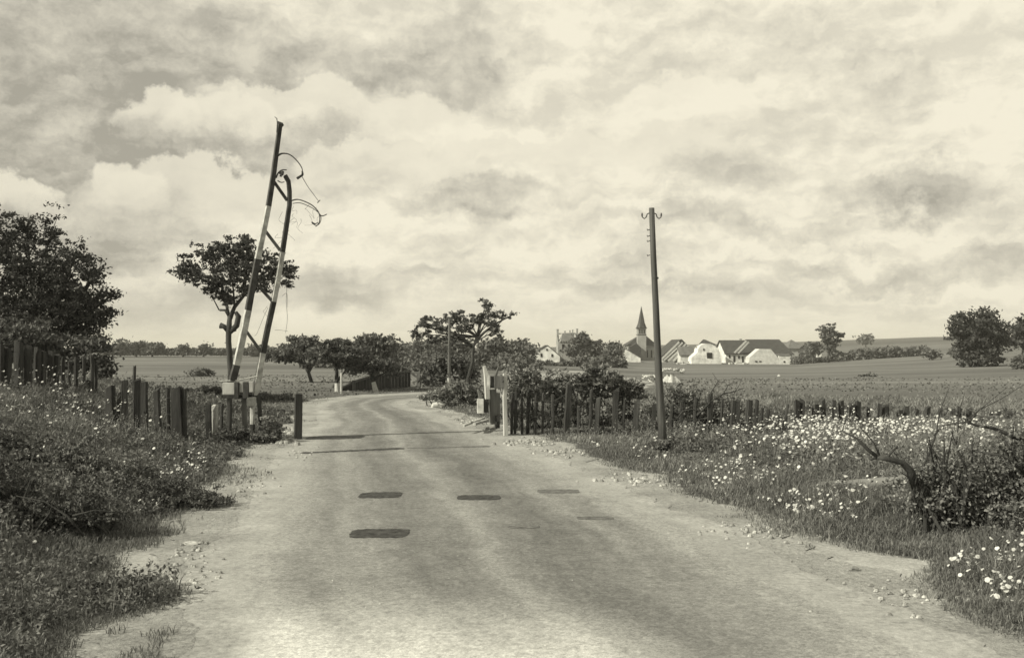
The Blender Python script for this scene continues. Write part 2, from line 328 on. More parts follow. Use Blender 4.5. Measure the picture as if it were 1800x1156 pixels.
# ------------------------------------------------------------------ object helpers
def tag(o, label=None, cat=None, group=None, kind=None):
    if label: o['label'] = label
    if cat: o['category'] = cat
    if group: o['group'] = group
    if kind: o['kind'] = kind
    return o
def empty(name, loc, label, cat, group=None):
    o = bpy.data.objects.new(name, None); COL.objects.link(o); o.location = loc; o.empty_display_size = .2
    return tag(o, label, cat, group)
def np_mesh(name, V, faces_n, loops, mats, parent=None, matidx=None, smooth=False):
    """V (n,3); faces_n: verts per face (array); loops: flat vertex indices"""
    me = bpy.data.meshes.new(name); V = np.asarray(V, np.float32)
    if parent is not None: V = V - np.array(parent.location, np.float32)
    me.vertices.add(len(V)); me.vertices.foreach_set('co', V.ravel())
    loops = np.asarray(loops, np.int32); faces_n = np.asarray(faces_n, np.int32)
    me.loops.add(len(loops)); me.loops.foreach_set('vertex_index', loops)
    me.polygons.add(len(faces_n)); me.polygons.foreach_set('loop_start', np.r_[0, np.cumsum(faces_n)[:-1]].astype(np.int32)); me.polygons.foreach_set('loop_total', faces_n)
    for m in (mats if isinstance(mats, (list, tuple)) else [mats]): me.materials.append(m)
    if matidx is not None: me.polygons.foreach_set('material_index', np.asarray(matidx, np.int32))
    me.polygons.foreach_set('use_smooth', np.full(len(faces_n), bool(smooth)))
    me.update(calc_edges=True); me.validate()
    o = bpy.data.objects.new(name, me); COL.objects.link(o)
    if parent is not None: o.parent = parent
    return o
class MB:
    def __init__(s): s.v = []; s.f = []; s.m = []
    def add(s, vs, fs, mi=0):
        b = len(s.v); s.v += [tuple(v) for v in vs]; s.f += [[b + i for i in f] for f in fs]; s.m += [mi] * len(fs)
    def box(s, c, size, rot=None, mi=0, jit=0.0):
        hx, hy, hz_ = size[0] / 2, size[1] / 2, size[2] / 2; R = rot or Matrix.Identity(3); c = Vector(c)
        vs = [c + R @ Vector((x * hx + random.uniform(-jit, jit), y * hy + random.uniform(-jit, jit), z * hz_ + random.uniform(-jit, jit))) for z in (-1, 1) for y in (-1, 1) for x in (-1, 1)]
        s.add(vs, [(0, 2, 3, 1), (4, 5, 7, 6), (0, 1, 5, 4), (2, 6, 7, 3), (1, 3, 7, 5), (0, 4, 6, 2)], mi)
    def tube(s, pts, rad, n=7, mi=0, wob=0.0, cap=True, prof=None, yaw=0.0, bands=None):
        """tapered tube (or square bar: n=4) along pts"""
        pts = [Vector(p) for p in pts]; rad = rad if isinstance(rad, (list, tuple)) else [rad] * len(pts); rings = []
        up = None
        for i, p in enumerate(pts):
            d = (pts[min(i + 1, len(pts) - 1)] - pts[max(i - 1, 0)]).normalized()
            if up is None:
                up = Vector((math.cos(yaw), math.sin(yaw), 0)); 
                if abs(d.dot(up)) > .9: up = Vector((0, 0, 1)) if abs(d.z) < .9 else Vector((0, 1, 0))
            a = (up - d * up.dot(d)).normalized(); up = a; b = d.cross(a)
            r = rad[i]; ring = []
            for k in range(n):
                th = 2 * math.pi * (k + (.5 if n == 4 else 0)) / n; rr = r * (1.414 if n == 4 else 1) * (1 + random.uniform(-wob, wob))
                ca, sa = math.cos(th) * rr, math.sin(th) * rr
                if prof: ca *= prof[0]; sa *= prof[1]
                ring.append(p + a * ca + b * sa)
            rings.append(ring)
        vs = [q for r in rings for q in r]; fs = []; ms = []
        base = len(s.v)
        for i in range(len(rings) - 1):
            for k in range(n): fs.append((i * n + k, i * n + (k + 1) % n, (i + 1) * n + (k + 1) % n, (i + 1) * n + k)); ms.append(bands[i] if bands else mi)
        if cap:
            fs.append(tuple(range(n - 1, -1, -1))); fs.append(tuple((len(rings) - 1) * n + k for k in range(n))); ms += [bands[0] if bands else mi, bands[-1] if bands else mi]
        s.v += [tuple(v) for v in vs]; s.f += [[base + i for i in f] for f in fs]; s.m += ms
    def build(s, name, mats, parent=None, smooth=False, bevel=0.0):
        o = np_mesh(name, np.array(s.v), [len(f) for f in s.f], [i for f in s.f for i in f], mats, parent, s.m, smooth)
        if bevel:
            md = o.modifiers.new('bevel', 'BEVEL'); md.width = bevel; md.segments = 2; md.limit_method = 'ANGLE'
        return o

def leaf_quads(C, size, flat=0.0, asp=0.55, rng=RNG, tilt=None):
    """diamond leaves centred at C (n,3); size (n,)"""
    n = len(C); d = rng.normal(size=(n, 3)); 
    if tilt is not None: d[:, 2] += tilt
    d /= np.linalg.norm(d, axis=1)[:, None]
    e = rng.normal(size=(n, 3)); e[:, 2] *= (1 - flat); e = e - d * (e * d).sum(1)[:, None]; e /= np.linalg.norm(e, axis=1)[:, None]
    nn = np.cross(d, e)
    s = size[:, None]
    V = np.stack([C - d * s, C + e * s * asp + nn * s * .12, C + d * s, C - e * s * asp + nn * s * .12], 1).reshape(-1, 3)
    return V, np.full(n, 4), np.arange(4 * n)
def blades(x, y, z, h, wd, lean, rng=RNG, bend=.5):
    """grass blades: two-segment tapering strips"""
    n = len(x); th = rng.uniform(0, 2 * np.pi, n); ph = rng.uniform(0, 2 * np.pi, n)
    lx = np.cos(ph) * lean * h + .10 * h; ly = np.sin(ph) * lean * h
    dx = np.cos(th) * wd / 2; dy = np.sin(th) * wd / 2
    a = np.stack([x - dx, y - dy, z - .01 * np.ones(n)], 1); b = np.stack([x + dx, y + dy, z - .01 * np.ones(n)], 1)
    mx, my, mz = x + lx * .35, y + ly * .35, z + h * .6
    c = np.stack([mx + dx * .75, my + dy * .75, mz], 1); d = np.stack([mx - dx * .75, my - dy * .75, mz], 1)
    e = np.stack([x + lx, y + ly, z + h * (1 - .3 * lean)], 1)
    V = np.stack([a, b, c, d, e], 1).reshape(-1, 3); i = np.arange(n) * 5
    L = np.stack([i, i + 1, i + 2, i + 3, i + 3, i + 2, i + 4], 1).ravel()
    return V, np.tile([4, 3], n), L
def merge(parts):
    Vs, Ns, Ls = [], [], []; b = 0
    for V, N, L in parts: Vs.append(V); Ns.append(N); Ls.append(np.asarray(L) + b); b += len(V)
    return np.concatenate(Vs), np.concatenate(Ns), np.concatenate(Ls)

# ------------------------------------------------------------------ ground, road
def verge_edge(x, y):
    x = np.asarray(x, float); y = np.asarray(y, float)
    e = road_dist(x, y).reshape(x.shape) - .22 - .42 * (fbm(x * .3, y, 1.6, 31, 5) - .5) * 2 + .35 * (fbm(x, y, .45, 12) - .5)
    for cx, cy, sx, sy, a in ((3.30, 9.2, .55, .32, 1.3), (-3.3, 9.2, .45, 1.0, .25), (2.2, 15.0, .5, .8, .4), (-4.0, 14.0, .4, .5, .5), (.9, 19.8, .6, 1.0, .4), (-2.85, 7.9, .45, .55, -.9), (3.7, 7.3, .5, .8, -.7), (2.7, 10.6, .3, .6, -.3)):
        e = e - a * np.exp(-((x - cx) / sx) ** 2 - ((y - cy) / sy) ** 2)
    return e
def build_ground():
    rs = np.r_[0.4 * 1.0188 ** np.arange(0, 480)]; rs = rs[rs < 2600]; rs = np.r_[rs, 3200, 4200, 6000]
    th = np.r_[np.linspace(-.72, .72, 620), np.linspace(.74, 2 * np.pi - .74, 150)]
    A, R = np.meshgrid(th, rs); X = np.sin(A) * R; Y = np.cos(A) * R; Z = height(X, Y)
    rd = road_dist(X[R < 90], Y[R < 90]); Z[R < 90] = np.where(rd < .9, Z[R < 90] * sstep(.1, .9, rd), Z[R < 90])
    nr, nt = X.shape; V = np.c_[X.ravel(), Y.ravel(), Z.ravel()]; V = np.r_[V, [[0, 0, 0]]]
    i, j = np.meshgrid(np.arange(nr - 1), np.arange(nt), indexing='ij'); j2 = (j + 1) % nt
    q = np.stack([i * nt + j, (i + 1) * nt + j, (i + 1) * nt + j2, i * nt + j2], -1).reshape(-1, 4)[:, ::-1]
    c = np.stack([np.full(nt, len(V) - 1), np.arange(nt), (np.arange(nt) + 1) % nt], 1)[:, ::-1]
    o = np_mesh('ground', V, np.r_[np.full(len(q), 4), np.full(len(c), 3)], np.r_[q.ravel(), c.ravel()], M['ground'], smooth=True)
    A_ = np.zeros(len(V), np.float32); near = np.hypot(V[:, 0], V[:, 1]) < 60
    A_[near] = 1 - sstep(-.05, .55, verge_edge(V[near, 0], V[near, 1])); at = o.data.attributes.new('bare', 'FLOAT', 'POINT'); at.data.foreach_set('value', A_)
    tag(o, 'rough grassy ground and mown fields reaching to the low hills', None, kind='structure')
build_ground()
def GZ(x, y):
    """surface of the ground where plants stand (flattened beside the road)"""
    z = height(x, y); rd = road_dist(x, y); return np.where((rd < .9) & (np.hypot(x, y) < 90), z * sstep(.1, .9, rd), z)

def strip(name, grow, z0, mat, rag, cols=30, seed=0, uv=False, i0=0, i1=NR):
    Lp = RL[i0:i1].copy(); Rp = RR[i0:i1].copy(); d = (Rp - Lp) / np.hypot(*(Rp - Lp).T)[:, None]
    gl = grow + rag * (fbm(Lp[:, 0] * 0 + seed, Lp[:, 1] + Lp[:, 0] * .7, 1.6, seed, 5) - .5) * 2; gr = grow + rag * (fbm(Rp[:, 0] * 0 + seed + 9, Rp[:, 1] - Rp[:, 0] * .7, 1.6, seed + 3, 5) - .5) * 2
    gl = gl + rag * .8 * (fbm(Lp[:, 1] * 1.3, Lp[:, 0], .28, seed + 20, 3) - .5); gr = gr + rag * .8 * (fbm(Rp[:, 1] * 1.3, Rp[:, 0], .28, seed + 25, 3) - .5)
    Lp -= d * gl[:, None]; Rp += d * gr[:, None]
    u = np.linspace(0, 1, cols); Q = Lp[:, None] * (1 - u)[None, :, None] + Rp[:, None] * u[None, :, None]
    n = len(Lp); X, Y = Q[..., 0], Q[..., 1]; Z = np.full(X.shape, z0) 
    if not uv: Z = Z + 0.0
    V = np.c_[X.ravel(), Y.ravel(), Z.ravel()]
    i, j = np.meshgrid(np.arange(n - 1), np.arange(cols - 1), indexing='ij')
    q = np.stack([i * cols + j, i * cols + j + 1, (i + 1) * cols + j + 1, (i + 1) * cols + j], -1).reshape(-1, 4)
    o = np_mesh(name, V, np.full(len(q), 4), q.ravel(), mat, smooth=True)
    if uv:
        l = o.data.uv_layers.new(name='road'); vv = _tt[i0:i1] - _tt[np.argmin(np.abs(RC[:, 1]))]
        UV = np.stack([np.broadcast_to(u[None], X.shape), np.broadcast_to(vv[:, None], X.shape)], -1).reshape(-1, 2)
        l.data.foreach_set('uv', UV[q.ravel()].astype(np.float32).ravel())
    return o
tag(strip('gravel_verge', .30, .008, M['dirt'], .50, 40, 4), 'pale dusty gravel margin along both sides of the road', None, kind='structure')
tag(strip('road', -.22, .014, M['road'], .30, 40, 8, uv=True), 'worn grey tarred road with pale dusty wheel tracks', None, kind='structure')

def patch_mesh(px0, px1, y0, y1, z, rag=.03, n=70, skew=0.0):
    """flat patch with irregular outline, at picture columns px0..px1 and ground rows y0..y1"""
    Yf, Yn = CH * F / (y0 - HY), CH * F / (y1 - HY); pts = []
    Ym = (Yf + Yn) / 2; xa, xb = wx(px0, Ym), wx(px1, Ym); c = Vector(((xa + xb) / 2, Ym, z)); hx, hy = (xb - xa) / 2, (Yf - Yn) / 2
    for k in range(n):
        a = 2 * math.pi * k / n; ca, sa = math.cos(a), math.sin(a); e = 5
        r = (abs(ca) ** e + abs(sa) ** e) ** (-1 / e)
        pts.append(c + Vector((ca * r * hx * (1 + random.uniform(-rag, rag) * .7), sa * r * hy * (1 + random.uniform(-rag, rag) * 2) + skew * ca * r, 0)))
    return pts
def flat_thing(name, pts, thick, mat, label, cat, group=None):
    mb = MB(); n = len(pts); c = sum(pts, Vector()) / n
    top = [p + Vector((0, 0, thick)) for p in pts]
    ins = [c + (p - c) * .94 + Vector((0, 0, thick * 1.3)) for p in pts]
    mb.add(list(pts) + top + ins, [(i, (i + 1) % n, n + (i + 1) % n, n + i) for i in range(n)] + [(n + i, n + (i + 1) % n, 2 * n + (i + 1) % n, 2 * n + i) for i in range(n)] + [tuple(range(2 * n, 3 * n))])
    return tag(mb.build(name, mat), label, cat, group)
GP = 'tar patches in the road'
for a in [(617, 720, 930.5, 946, 'tar', .05, 'dark tar patch on the road, the nearest and widest of the patches', .01),
          (633, 706, 866, 876, 'tar', .05, 'dark tar patch on the left wheel track, just beyond the widest patch', .02),
          (541, 638, 766.8, 772.6, 'tar', .05, 'long dark tar patch starting at the foot of the square road post', .16),
          (804, 880, 871, 879.5, 'tar', .04, 'dark neat tar patch in the middle of the road', 0),
          (945, 1018, 861, 867.5, 'tarf', .05, 'greyish worn tar patch on the right side of the road, beside the neat dark one', 0),
          (1014, 1077, 908.5, 914, 'tarf', .06, 'faint worn tar patch nearest the right edge of the road', 0),
          (893, 948, 925, 929, 'tarf', .08, 'faintest tar patch, alone in the near middle of the road', 0)]:
    flat_thing('road_patch', patch_mesh(a[0], a[1], a[2], a[3], .0165, a[5], skew=a[7]), .0015, M[a[4]], a[6], 'road patch', GP)

def lay_strip(px0, y0, px1, y1, w, mat, label):  # thin darker strip of uneven width, laid flat across the road
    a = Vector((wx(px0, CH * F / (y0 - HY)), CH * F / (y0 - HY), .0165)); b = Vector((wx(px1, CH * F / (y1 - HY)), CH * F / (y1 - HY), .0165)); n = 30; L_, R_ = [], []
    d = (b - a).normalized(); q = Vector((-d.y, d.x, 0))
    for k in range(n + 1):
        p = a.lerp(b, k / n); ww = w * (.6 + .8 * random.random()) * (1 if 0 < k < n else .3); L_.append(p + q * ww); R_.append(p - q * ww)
    return flat_thing('cross_strip', R_ + L_[::-1], .001, M[mat], label, 'tar seam', 'thin strips across the road')
lay_strip(528, 797, 711, 788.5, .12, 'tar', 'dark narrow strip across the left half of the road before the square post')
lay_strip(716, 788.2, 862, 785, .09, 'tarf', 'faint grey strip across the right half of the road, continuing the dark one')

# ------------------------------------------------------------------ things: stones, posts, fences
def rock(name, px, py, r, label, mat='stone', sq=(1, .8, .55), group=None, Y=None, cat='stone'):
    Y = Y or CH * F / (py - HY); x = wx(px, Y); z = float(GZ(np.array([x]), np.array([Y]))[0]); mb = MB(); vs = []; fs = []; n = 9; m = 6
    ph = random.random() * 9
    for i in range(m + 1):
        a = math.pi * i / m
        for k in range(n):
            b = 2 * math.pi * k / n; rr = r * (1 + .18 * math.sin(3 * b + ph + i) + random.uniform(-.12, .12))
            vs.append((x + sq[0] * rr * math.sin(a) * math.cos(b), Y + sq[1] * rr * math.sin(a) * math.sin(b), z + r * sq[2] * .6 + sq[2] * rr * math.cos(a)))
    for i in range(m):
        for k in range(n): fs.append((i * n + k, (i + 1) * n + k, (i + 1) * n + (k + 1) % n, i * n + (k + 1) % n))
    mb.add(vs, fs); o = mb.build(name, M[mat]); return tag(o, label, cat, group)
GS = 'stones along the verge'
rock('stone', 768, 716, .17, 'white boulder at the right road edge before the bend', group=GS, sq=(1.3, .8, .6))
rock('stone', 1238, 840, .09, 'pale stone in the grass left of the dense flower patch', group=GS)
rock('stone', 1498, 1002, .05, 'small dark stone lying on the bare pale earth at the right verge', 'stoned', group=GS)
rock('stone', 348, 1028, .045, 'small white stone on the bare earth at the left road edge', group=GS)
rock('stone', 358, 1036, .03, 'smallest white stone, beside another on the bare earth at left', group=GS)
rock('stone', 180, 1060, .03, 'white stone in the grass at the bottom left', group=GS)
rock('stone', 338, 956, .06, 'flat pale stone at the left verge below the weeds', group=GS, sq=(1.5, .7, .4))
rock('stone', 1228, 797, .10, 'flat white slab in the grass right of the telegraph pole foot', group=GS, sq=(1.8, .8, .3))
rock('stone', 497, 764, .11, 'broken white stone left of the square road post', group=GS)
rock('stone', 509, 769, .09, 'smaller broken white stone touching the foot of the square road post', group=GS)
rock('stone', 483, 772, .12, 'jagged white stone between the barrier foot and the road post', group=GS)
def gravel():
    mb = MB()
    for cx, cy, sx, sy, n, rr in ((925, 778, 60, 7, 55, .045), (985, 797, 45, 7, 40, .045), (1120, 845, 70, 10, 60, .035), (845, 742, 28, 5, 50, .06), (498, 772, 24, 9, 130, .07), (515, 760, 12, 8, 30, .06), (340, 990, 60, 40, 60, .025), (1330, 935, 110, 20, 70, .025), (430, 850, 50, 22, 50, .03), (1600, 1050, 120, 30, 50, .022), (700, 1000, 400, 120, 60, .010), (530, 800, 30, 12, 30, .03)):
        for _ in range(n):
            px, py = random.gauss(cx, sx / 2), random.gauss(cy, sy / 2); py = max(py, 690); Y = CH * F / (py - HY); x = wx(px, Y)
            r = rr * random.uniform(.4, 1.3); z = max(.012, 0) ; vs = []
            for i in range(6):
                a = math.pi / 3 * i + random.uniform(-.3, .3); vs.append((x + r * math.cos(a), Y + r * .8 * math.sin(a), z))
            for i in range(6):
                a = math.pi / 3 * i + random.uniform(-.3, .3); vs.append((x + r * .62 * math.cos(a), Y + r * .5 * math.sin(a), z + r * random.uniform(.5, .9)))
            mb.add(vs, [(i, (i + 1) % 6, 6 + (i + 1) % 6, 6 + i) for i in range(6)] + [tuple(range(6, 12))])
    tag(mb.build('gravel', M['gravel']), 'loose pale stones and rubble scattered along both road edges', 'gravel', kind='stuff')
gravel()
def bolt(c, r=.012): pass

def post_mb(px_b, px_t, y_t, Y, w, split=True, d=None, zb=None, mi=0):
    """a rough split-timber post: square-ish, uneven, chipped top"""
    xb = wx(px_b, Y); z0 = (float(GZ(np.array([xb]), np.array([Y]))[0]) - .15) if zb is None else zb
    top = P(px_t, y_t, Y); bot = Vector((xb, Y, z0)); mb = MB(); n = 5; pts = []; rad = []
    for i in range(n + 1):
        t = i / n; pts.append(bot.lerp(top, t) + Vector((random.uniform(-1, 1), random.uniform(-1, 1), 0)) * w * .06); rad.append(w * .5 * random.uniform(.93, 1.06))
    mb.tube(pts, rad, n=4 if w > .09 else 6, wob=.05, yaw=random.uniform(-.4, .4))
    m = len(mb.v); k = 4 if w > .09 else 6
    for i in range(m - k, m): v = mb.v[i]; mb.v[i] = (v[0], v[1], v[2] + random.uniform(-.5, .5) * w)
    return mb, top
def fence(name, label, Yf, posts, wires, mats=('oldwood',), base=None, fat=1.0):
    root = empty(name, base, label, 'fence'); tops = []
    for k, (pb, pt, yt, w) in enumerate(posts):
        Y = Yf(pb); mb, top = post_mb(pb, pt + random.uniform(-1.5, 2.5), yt, Y, w * fat * Y / F)
        mb.build('post', M[mats[k % len(mats)]], root, bevel=.004)
        tops.append((wx(pb, Y), Y, float(GZ(np.array([wx(pb, Y)]), np.array([Y]))[0]), top.z))
    tops.sort()
    for frac, sag in wires:
        mb = MB(); pts = []
        for a, b in zip(tops[:-1], tops[1:]):
            for q in range(4):
                t = q / 4; pts.append((a[0] + (b[0] - a[0]) * t, a[1] + (b[1] - a[1]) * t - .04, (a[2] + (a[3] - a[2]) * frac) * (1 - t) + (b[2] + (b[3] - b[2]) * frac) * t - sag * 4 * t * (1 - t) * min(1, abs(b[0] - a[0]))))
        mb.tube(pts, .0035, n=3, cap=False); mb.build('wire', M['wire'], root)
    return root
# right-hand roadside fence: (foot column, top column, top row, width px)
YR = lambda px: 22.6 + (px - 900) * .0006
RP = [(899, 900, 690, 5), (905, 905, 687, 5), (918, 918, 692, 4), (927, 927, 690, 6), (940, 941, 694, 5), (953, 954, 690, 4), (971, 972, 692, 6), (995, 999, 676, 8), (1017, 1018, 712, 6), (1037, 1040, 684, 6),
      (1047, 1052, 700, 7), (1079, 1084, 684, 9), (1093, 1096, 702, 5), (1115, 1121, 704, 8), (1148, 1149, 712, 7), (1177, 1179, 712, 6), (1196, 1198, 706, 6), (1218, 1221, 700, 6), (1247, 1248, 690, 7), (1266, 1268, 700, 5), (1284, 1288, 704, 6), (1296, 1298, 703, 6)]
fence('roadside_fence', 'broken fence of dark upright stakes under the shrubs, right of the signboard', YR, RP, [(.82, .03), (.45, .05)], ('oldwood', 'stake', 'oldwood'), base=(wx(1100, 22.6), 22.6, 0), fat=1.15)
YL2 = lambda px: 21.0
RP2 = [(1313, 1319, 704, 8), (1325, 1332, 703, 7), (1334, 1338, 718, 6), (1340, 1347, 721, 7), (1349, 1357, 723, 8), (1361, 1372, 730, 8), (1370, 1382, 710, 5), (1307, 1312, 702, 5)]
fence('leaning_stakes', 'tight row of dark stakes all leaning right, at the end of the roadside fence', YL2, RP2, [], ('oldwood',), base=(wx(1345, 21), 21, 0))
YR3 = lambda px: 24.5 + (px - 1400) * .006
RP3 = [(1399, 1399, 704, 8), (1408, 1410, 703, 10), (1431, 1431, 712, 9), (1447, 1446, 702, 7), (1466, 1466, 704, 7), (1478, 1478, 705, 7), (1497, 1498, 708, 9), (1505, 1505, 707, 8), (1545, 1545, 711, 7), (1553, 1554, 710, 8), (1560, 1560, 711, 6), (1580, 1580, 723, 8),
       (1591, 1592, 712, 8), (1627, 1628, 715, 8), (1652, 1651, 719, 7), (1674, 1674, 719, 8), (1684, 1685, 716, 7), (1700, 1700, 720, 7), (1741, 1741, 724, 6), (1755, 1755, 723, 7), (1770, 1771, 723, 10), (1792, 1792, 727, 8), (1815, 1816, 728, 8), (1523, 1524, 717, 6), (1610, 1611, 719, 6)]
fence('field_fence', 'long low fence of stubby posts behind the flower meadow, along the field', YR3, RP3, [(.85, .02)], ('oldwood', 'stake'), base=(wx(1600, 25), 25, 0))
# left-hand fences
YL = lambda px: 19.6
LP = [(198, 195, 676, 13), (219, 220, 671, 11), (237, 235, 643, 6), (246, 243, 669, 11), (256, 252, 671, 10), (281, 275, 684, 9), (297, 294, 680, 7), (308, 305, 683, 9), (318, 313, 681, 12), (326, 324, 684, 8), (208, 210, 690, 6)]
fence('bank_fence', 'row of dark thick posts on the left bank, beside the daisies', YL, LP, [(.8, .03), (.5, .06)], ('oldwood',), base=(wx(250, 19.6), 19.6, 0))
LP1 = [(368, 368, 710, 9), (389, 389, 711, 6), (403, 402, 706, 7)]
fence('barrier_side_stakes', 'short dark stakes beside the white stump, left of the barrier foot', lambda px: 20.6, LP1, [(.7, .02)], ('oldwood',), base=(wx(385, 20.6), 20.6, 0))
LP2 = [(2, 2, 606, 9), (14, 14, 608, 10), (33, 34, 600, 11), (50, 50, 610, 12), (66, 66, 614, 9), (76, 77, 618, 8), (88, 88, 620, 8), (98, 98, 622, 9), (111, 111, 628, 7), (122, 122, 634, 6), (134, 134, 630, 7), (148, 147, 628, 7), (163, 162, 626, 7), (157, 157, 668, 8), (170, 169, 640, 5), (-12, -12, 602, 10), (-28, -28, 600, 10)]
fence('dark_palisade', 'closely set dark palisade under the big tree at the far left', lambda px: 20.5 + max(0, px) * .012, LP2, [(.8, .02)], ('oldwood',), base=(wx(80, 21), 21, 1))

# square road post (left) with reflector-free plain head
def road_post():
    Y = 21.3; x = wx(525, Y); root = empty('road_post', (x, Y, 0), 'square dark timber post standing alone at the left road edge', 'post')
    mb = MB(); w = .155; top = wz(692, Y)
    mb.tube([(x - .01, Y, -.2), (x, Y, top * .5), (x + .005, Y, top)], [w / 2, w / 2, w / 2 * .97], n=4, yaw=.35, wob=.02); mb.build('shaft', M['oldwood'], root, bevel=.01)
    m2 = MB(); m2.box((x + .005, Y, top + .012), (w * .86, w * .86, .02), Matrix.Rotation(.35, 3, 'Z'), jit=.003); m2.build('weathered_top', M['greywood'], root)
road_post()

# ------------------------------------------------------------------ the wrecked barrier
def barrier():
    Y = 21.2; bx = wx(430, Y); root = empty('level_crossing_barrier', (bx, Y, 0), 'wrecked raised crossing barrier, tall banded twin booms leaning right', 'barrier')
    def boom(segs, w0, w1, name, Yo=0.0):
        # segs: (px, py, band to the next point)
        mb = MB(); pts = [P(a, b, Y + Yo) for a, b, _ in segs]; n = len(pts)
        rad = [w0 + (w1 - w0) * i / (n - 1) for i in range(n)]
        mb.tube(pts, rad, n=4, yaw=.44 + math.pi, bands=[s[2] for s in segs[:-1]], prof=(.8, 1.15))
        return mb.build(name, [M['paintd'], M['paintw']], root, bevel=.004)
    boom([(409, 668, 0), (416, 641, 1), (425, 600, 1), (436, 545, 0), (443, 505, 0), (452, 455, 1), (462, 408, 1), (471, 362, 0), (479, 310, 0), (484, 270, 0), (491, 217, 0)], .085, .052, 'boom')
    boom([(450, 694, 1), (455, 660, 1), (462, 620, 0), (471, 575, 0), (481, 530, 1), (489, 487, 1), (496, 443, 0), (503, 395, 0), (508, 360, 0), (508, 336, 0), (506, 318, 0), (500, 308, 0)], .072, .044, 'boom', .12)
    for a, b, c, d, mt in ((480, 318, 504, 352, 'paintd'), (463, 402, 492, 440, 'greywood'), (449, 497, 479, 530, 'paintd'), (433, 582, 459, 618, 'greywood'), (424, 606, 438, 560, 'paintw')):
        if mt == 'paintw': continue
        mb = MB(); mb.tube([P(a, b, Y + .02), P(c, d, Y + .1)], .028, n=4, yaw=.4); mb.build('brace', M[mt], root)
    # broken end and bracket of the left boom
    mb = MB(); mb.tube([P(485, 232, Y - .03), P(486, 215, Y - .03), P(485, 207, Y - .03), P(481, 204, Y - .05)], [.012, .012, .01, .006], n=5)
    mb.box(P(491, 216, Y), (.11, .09, .05), Matrix.Rotation(.4, 3, 'Y'), jit=.008); mb.box(P(494, 219, Y), (.06, .05, .07), Matrix.Rotation(.9, 3, 'Y'), jit=.008)
    mb.build('boom_bracket', M['iron'], root)
    # torn strips and wires
    def strand(name, pts, r, mat='iron', flatp=None):
        P3 = [P(a, b, Y + c) for a, b, c in pts]; Q = []
        for i in range(len(P3) - 1):                      # Catmull-Rom
            p0, p1, p2, p3 = P3[max(i - 1, 0)], P3[i], P3[i + 1], P3[min(i + 2, len(P3) - 1)]
            for k in range(5):
                t = k / 5; Q.append(.5 * ((2 * p1) + (p2 - p0) * t + (2 * p0 - 5 * p1 + 4 * p2 - p3) * t * t + (3 * p1 - p0 - 3 * p2 + p3) * t ** 3))
        Q.append(P3[-1]); mb = MB(); mb.tube(Q, [r * (1 - .35 * i / len(Q)) for i in range(len(Q))], n=5, prof=flatp); return mb.build(name, M[mat], root)
    strand('bent_strip', [(484, 275, 0), (494, 269, -.1), (508, 271, -.15), (521, 282, -.1), (530, 296, -.05), (529, 307, 0)], .022, flatp=(1.3, .5))
    strand('torn_end', [(521, 313, 0), (527, 309, -.02), (531, 306, 0), (530, 300, 0)], .022, flatp=(1.4, .8))
    strand('hanging_wire', [(530, 310, 0), (540, 327, 0), (551, 342, 0), (559, 353, 0)], .008, 'wire'); strand('wire_hook', [(557, 356, 0), (560, 353, 0), (562, 351, 0)], .012, 'wire')
    strand('bent_strip', [(484, 312, 0), (488, 303, -.05), (495, 298, -.1), (503, 298, -.1)], .014, flatp=(1.3, .6))
    strand('torn_end', [(490, 302, 0), (495, 306, 0), (496, 300, 0), (492, 310, 0)], .024, flatp=(1.5, .8)); strand('torn_end', [(487, 317, 0), (493, 320, 0), (499, 319, 0)], .014)
    strand('bent_strip', [(512, 352, .1), (523, 350, 0), (538, 355, -.05), (550, 362, -.05), (560, 374, 0), (561, 388, 0), (556, 396, 0), (548, 392, 0)], .021, flatp=(1.2, .7))
    strand('bent_strip', [(514, 357, .1), (526, 356, 0), (540, 361, 0), (554, 369, 0), (563, 379, 0), (562, 391, 0), (554, 398, 0)], .010)
    strand('torn_end', [(560, 378, 0), (567, 379, 0), (574, 376, 0)], .014); strand('torn_end', [(547, 390, 0), (553, 393, 0), (558, 391, 0)], .016)
    rr = random.Random(5)
    for k in range(16):                                   # thorny wire snarls along the right boom and its torn tip
        a, b = (rr.uniform(515, 560), rr.uniform(355, 385)) if k < 7 else (rr.uniform(485, 512), rr.uniform(370, 600)); b = b if k < 7 else b
        if k >= 7: a = 511 - (b - 360) * .22 + rr.uniform(-14, 10)
        strand('wire_snarl', [(a, b, 0), (a + rr.uniform(-7, 7), b + rr.uniform(2, 9), .05), (a + rr.uniform(-9, 9), b + rr.uniform(6, 18), -.05), (a + rr.uniform(-9, 9), b + rr.uniform(12, 26), 0)], .0035, 'wire')
    strand('hanging_wire', [(504, 505, .1), (503, 530, .1), (505, 560, .1), (502, 585, .1)], .0055, 'wire'); strand('hanging_wire', [(483, 580, .1), (492, 580, .1), (506, 582, .1)], .004, 'wire')
    strand('hanging_wire', [(471, 540, 0), (462, 560, .1), (452, 585, .1), (447, 590, .1)], .004, 'wire'); strand('hanging_wire', [(496, 520, 0), (504, 516, .1), (505, 540, .1)], .0045, 'wire')
    # foot: counterweight blocks, plate with a mark, supports
    def bx_(name, px0, px1, y0, y1, dep, mat, yaw=.12, Yo=0.0):
        p, q = P(px0, y0, Y + Yo), P(px1, y1, Y + Yo); mb = MB()
        mb.box(((p.x + q.x) / 2, Y + Yo, (p.z + q.z) / 2), (q.x - p.x, dep, p.z - q.z), Matrix.Rotation(yaw, 3, 'Z'), jit=.004); return mb.build(name, M[mat], root, bevel=.008)
    plate = bx_('marker_plate', 392, 412, 672, 693, .04, 'palewood', Yo=-.3)
    m2 = MB(); 
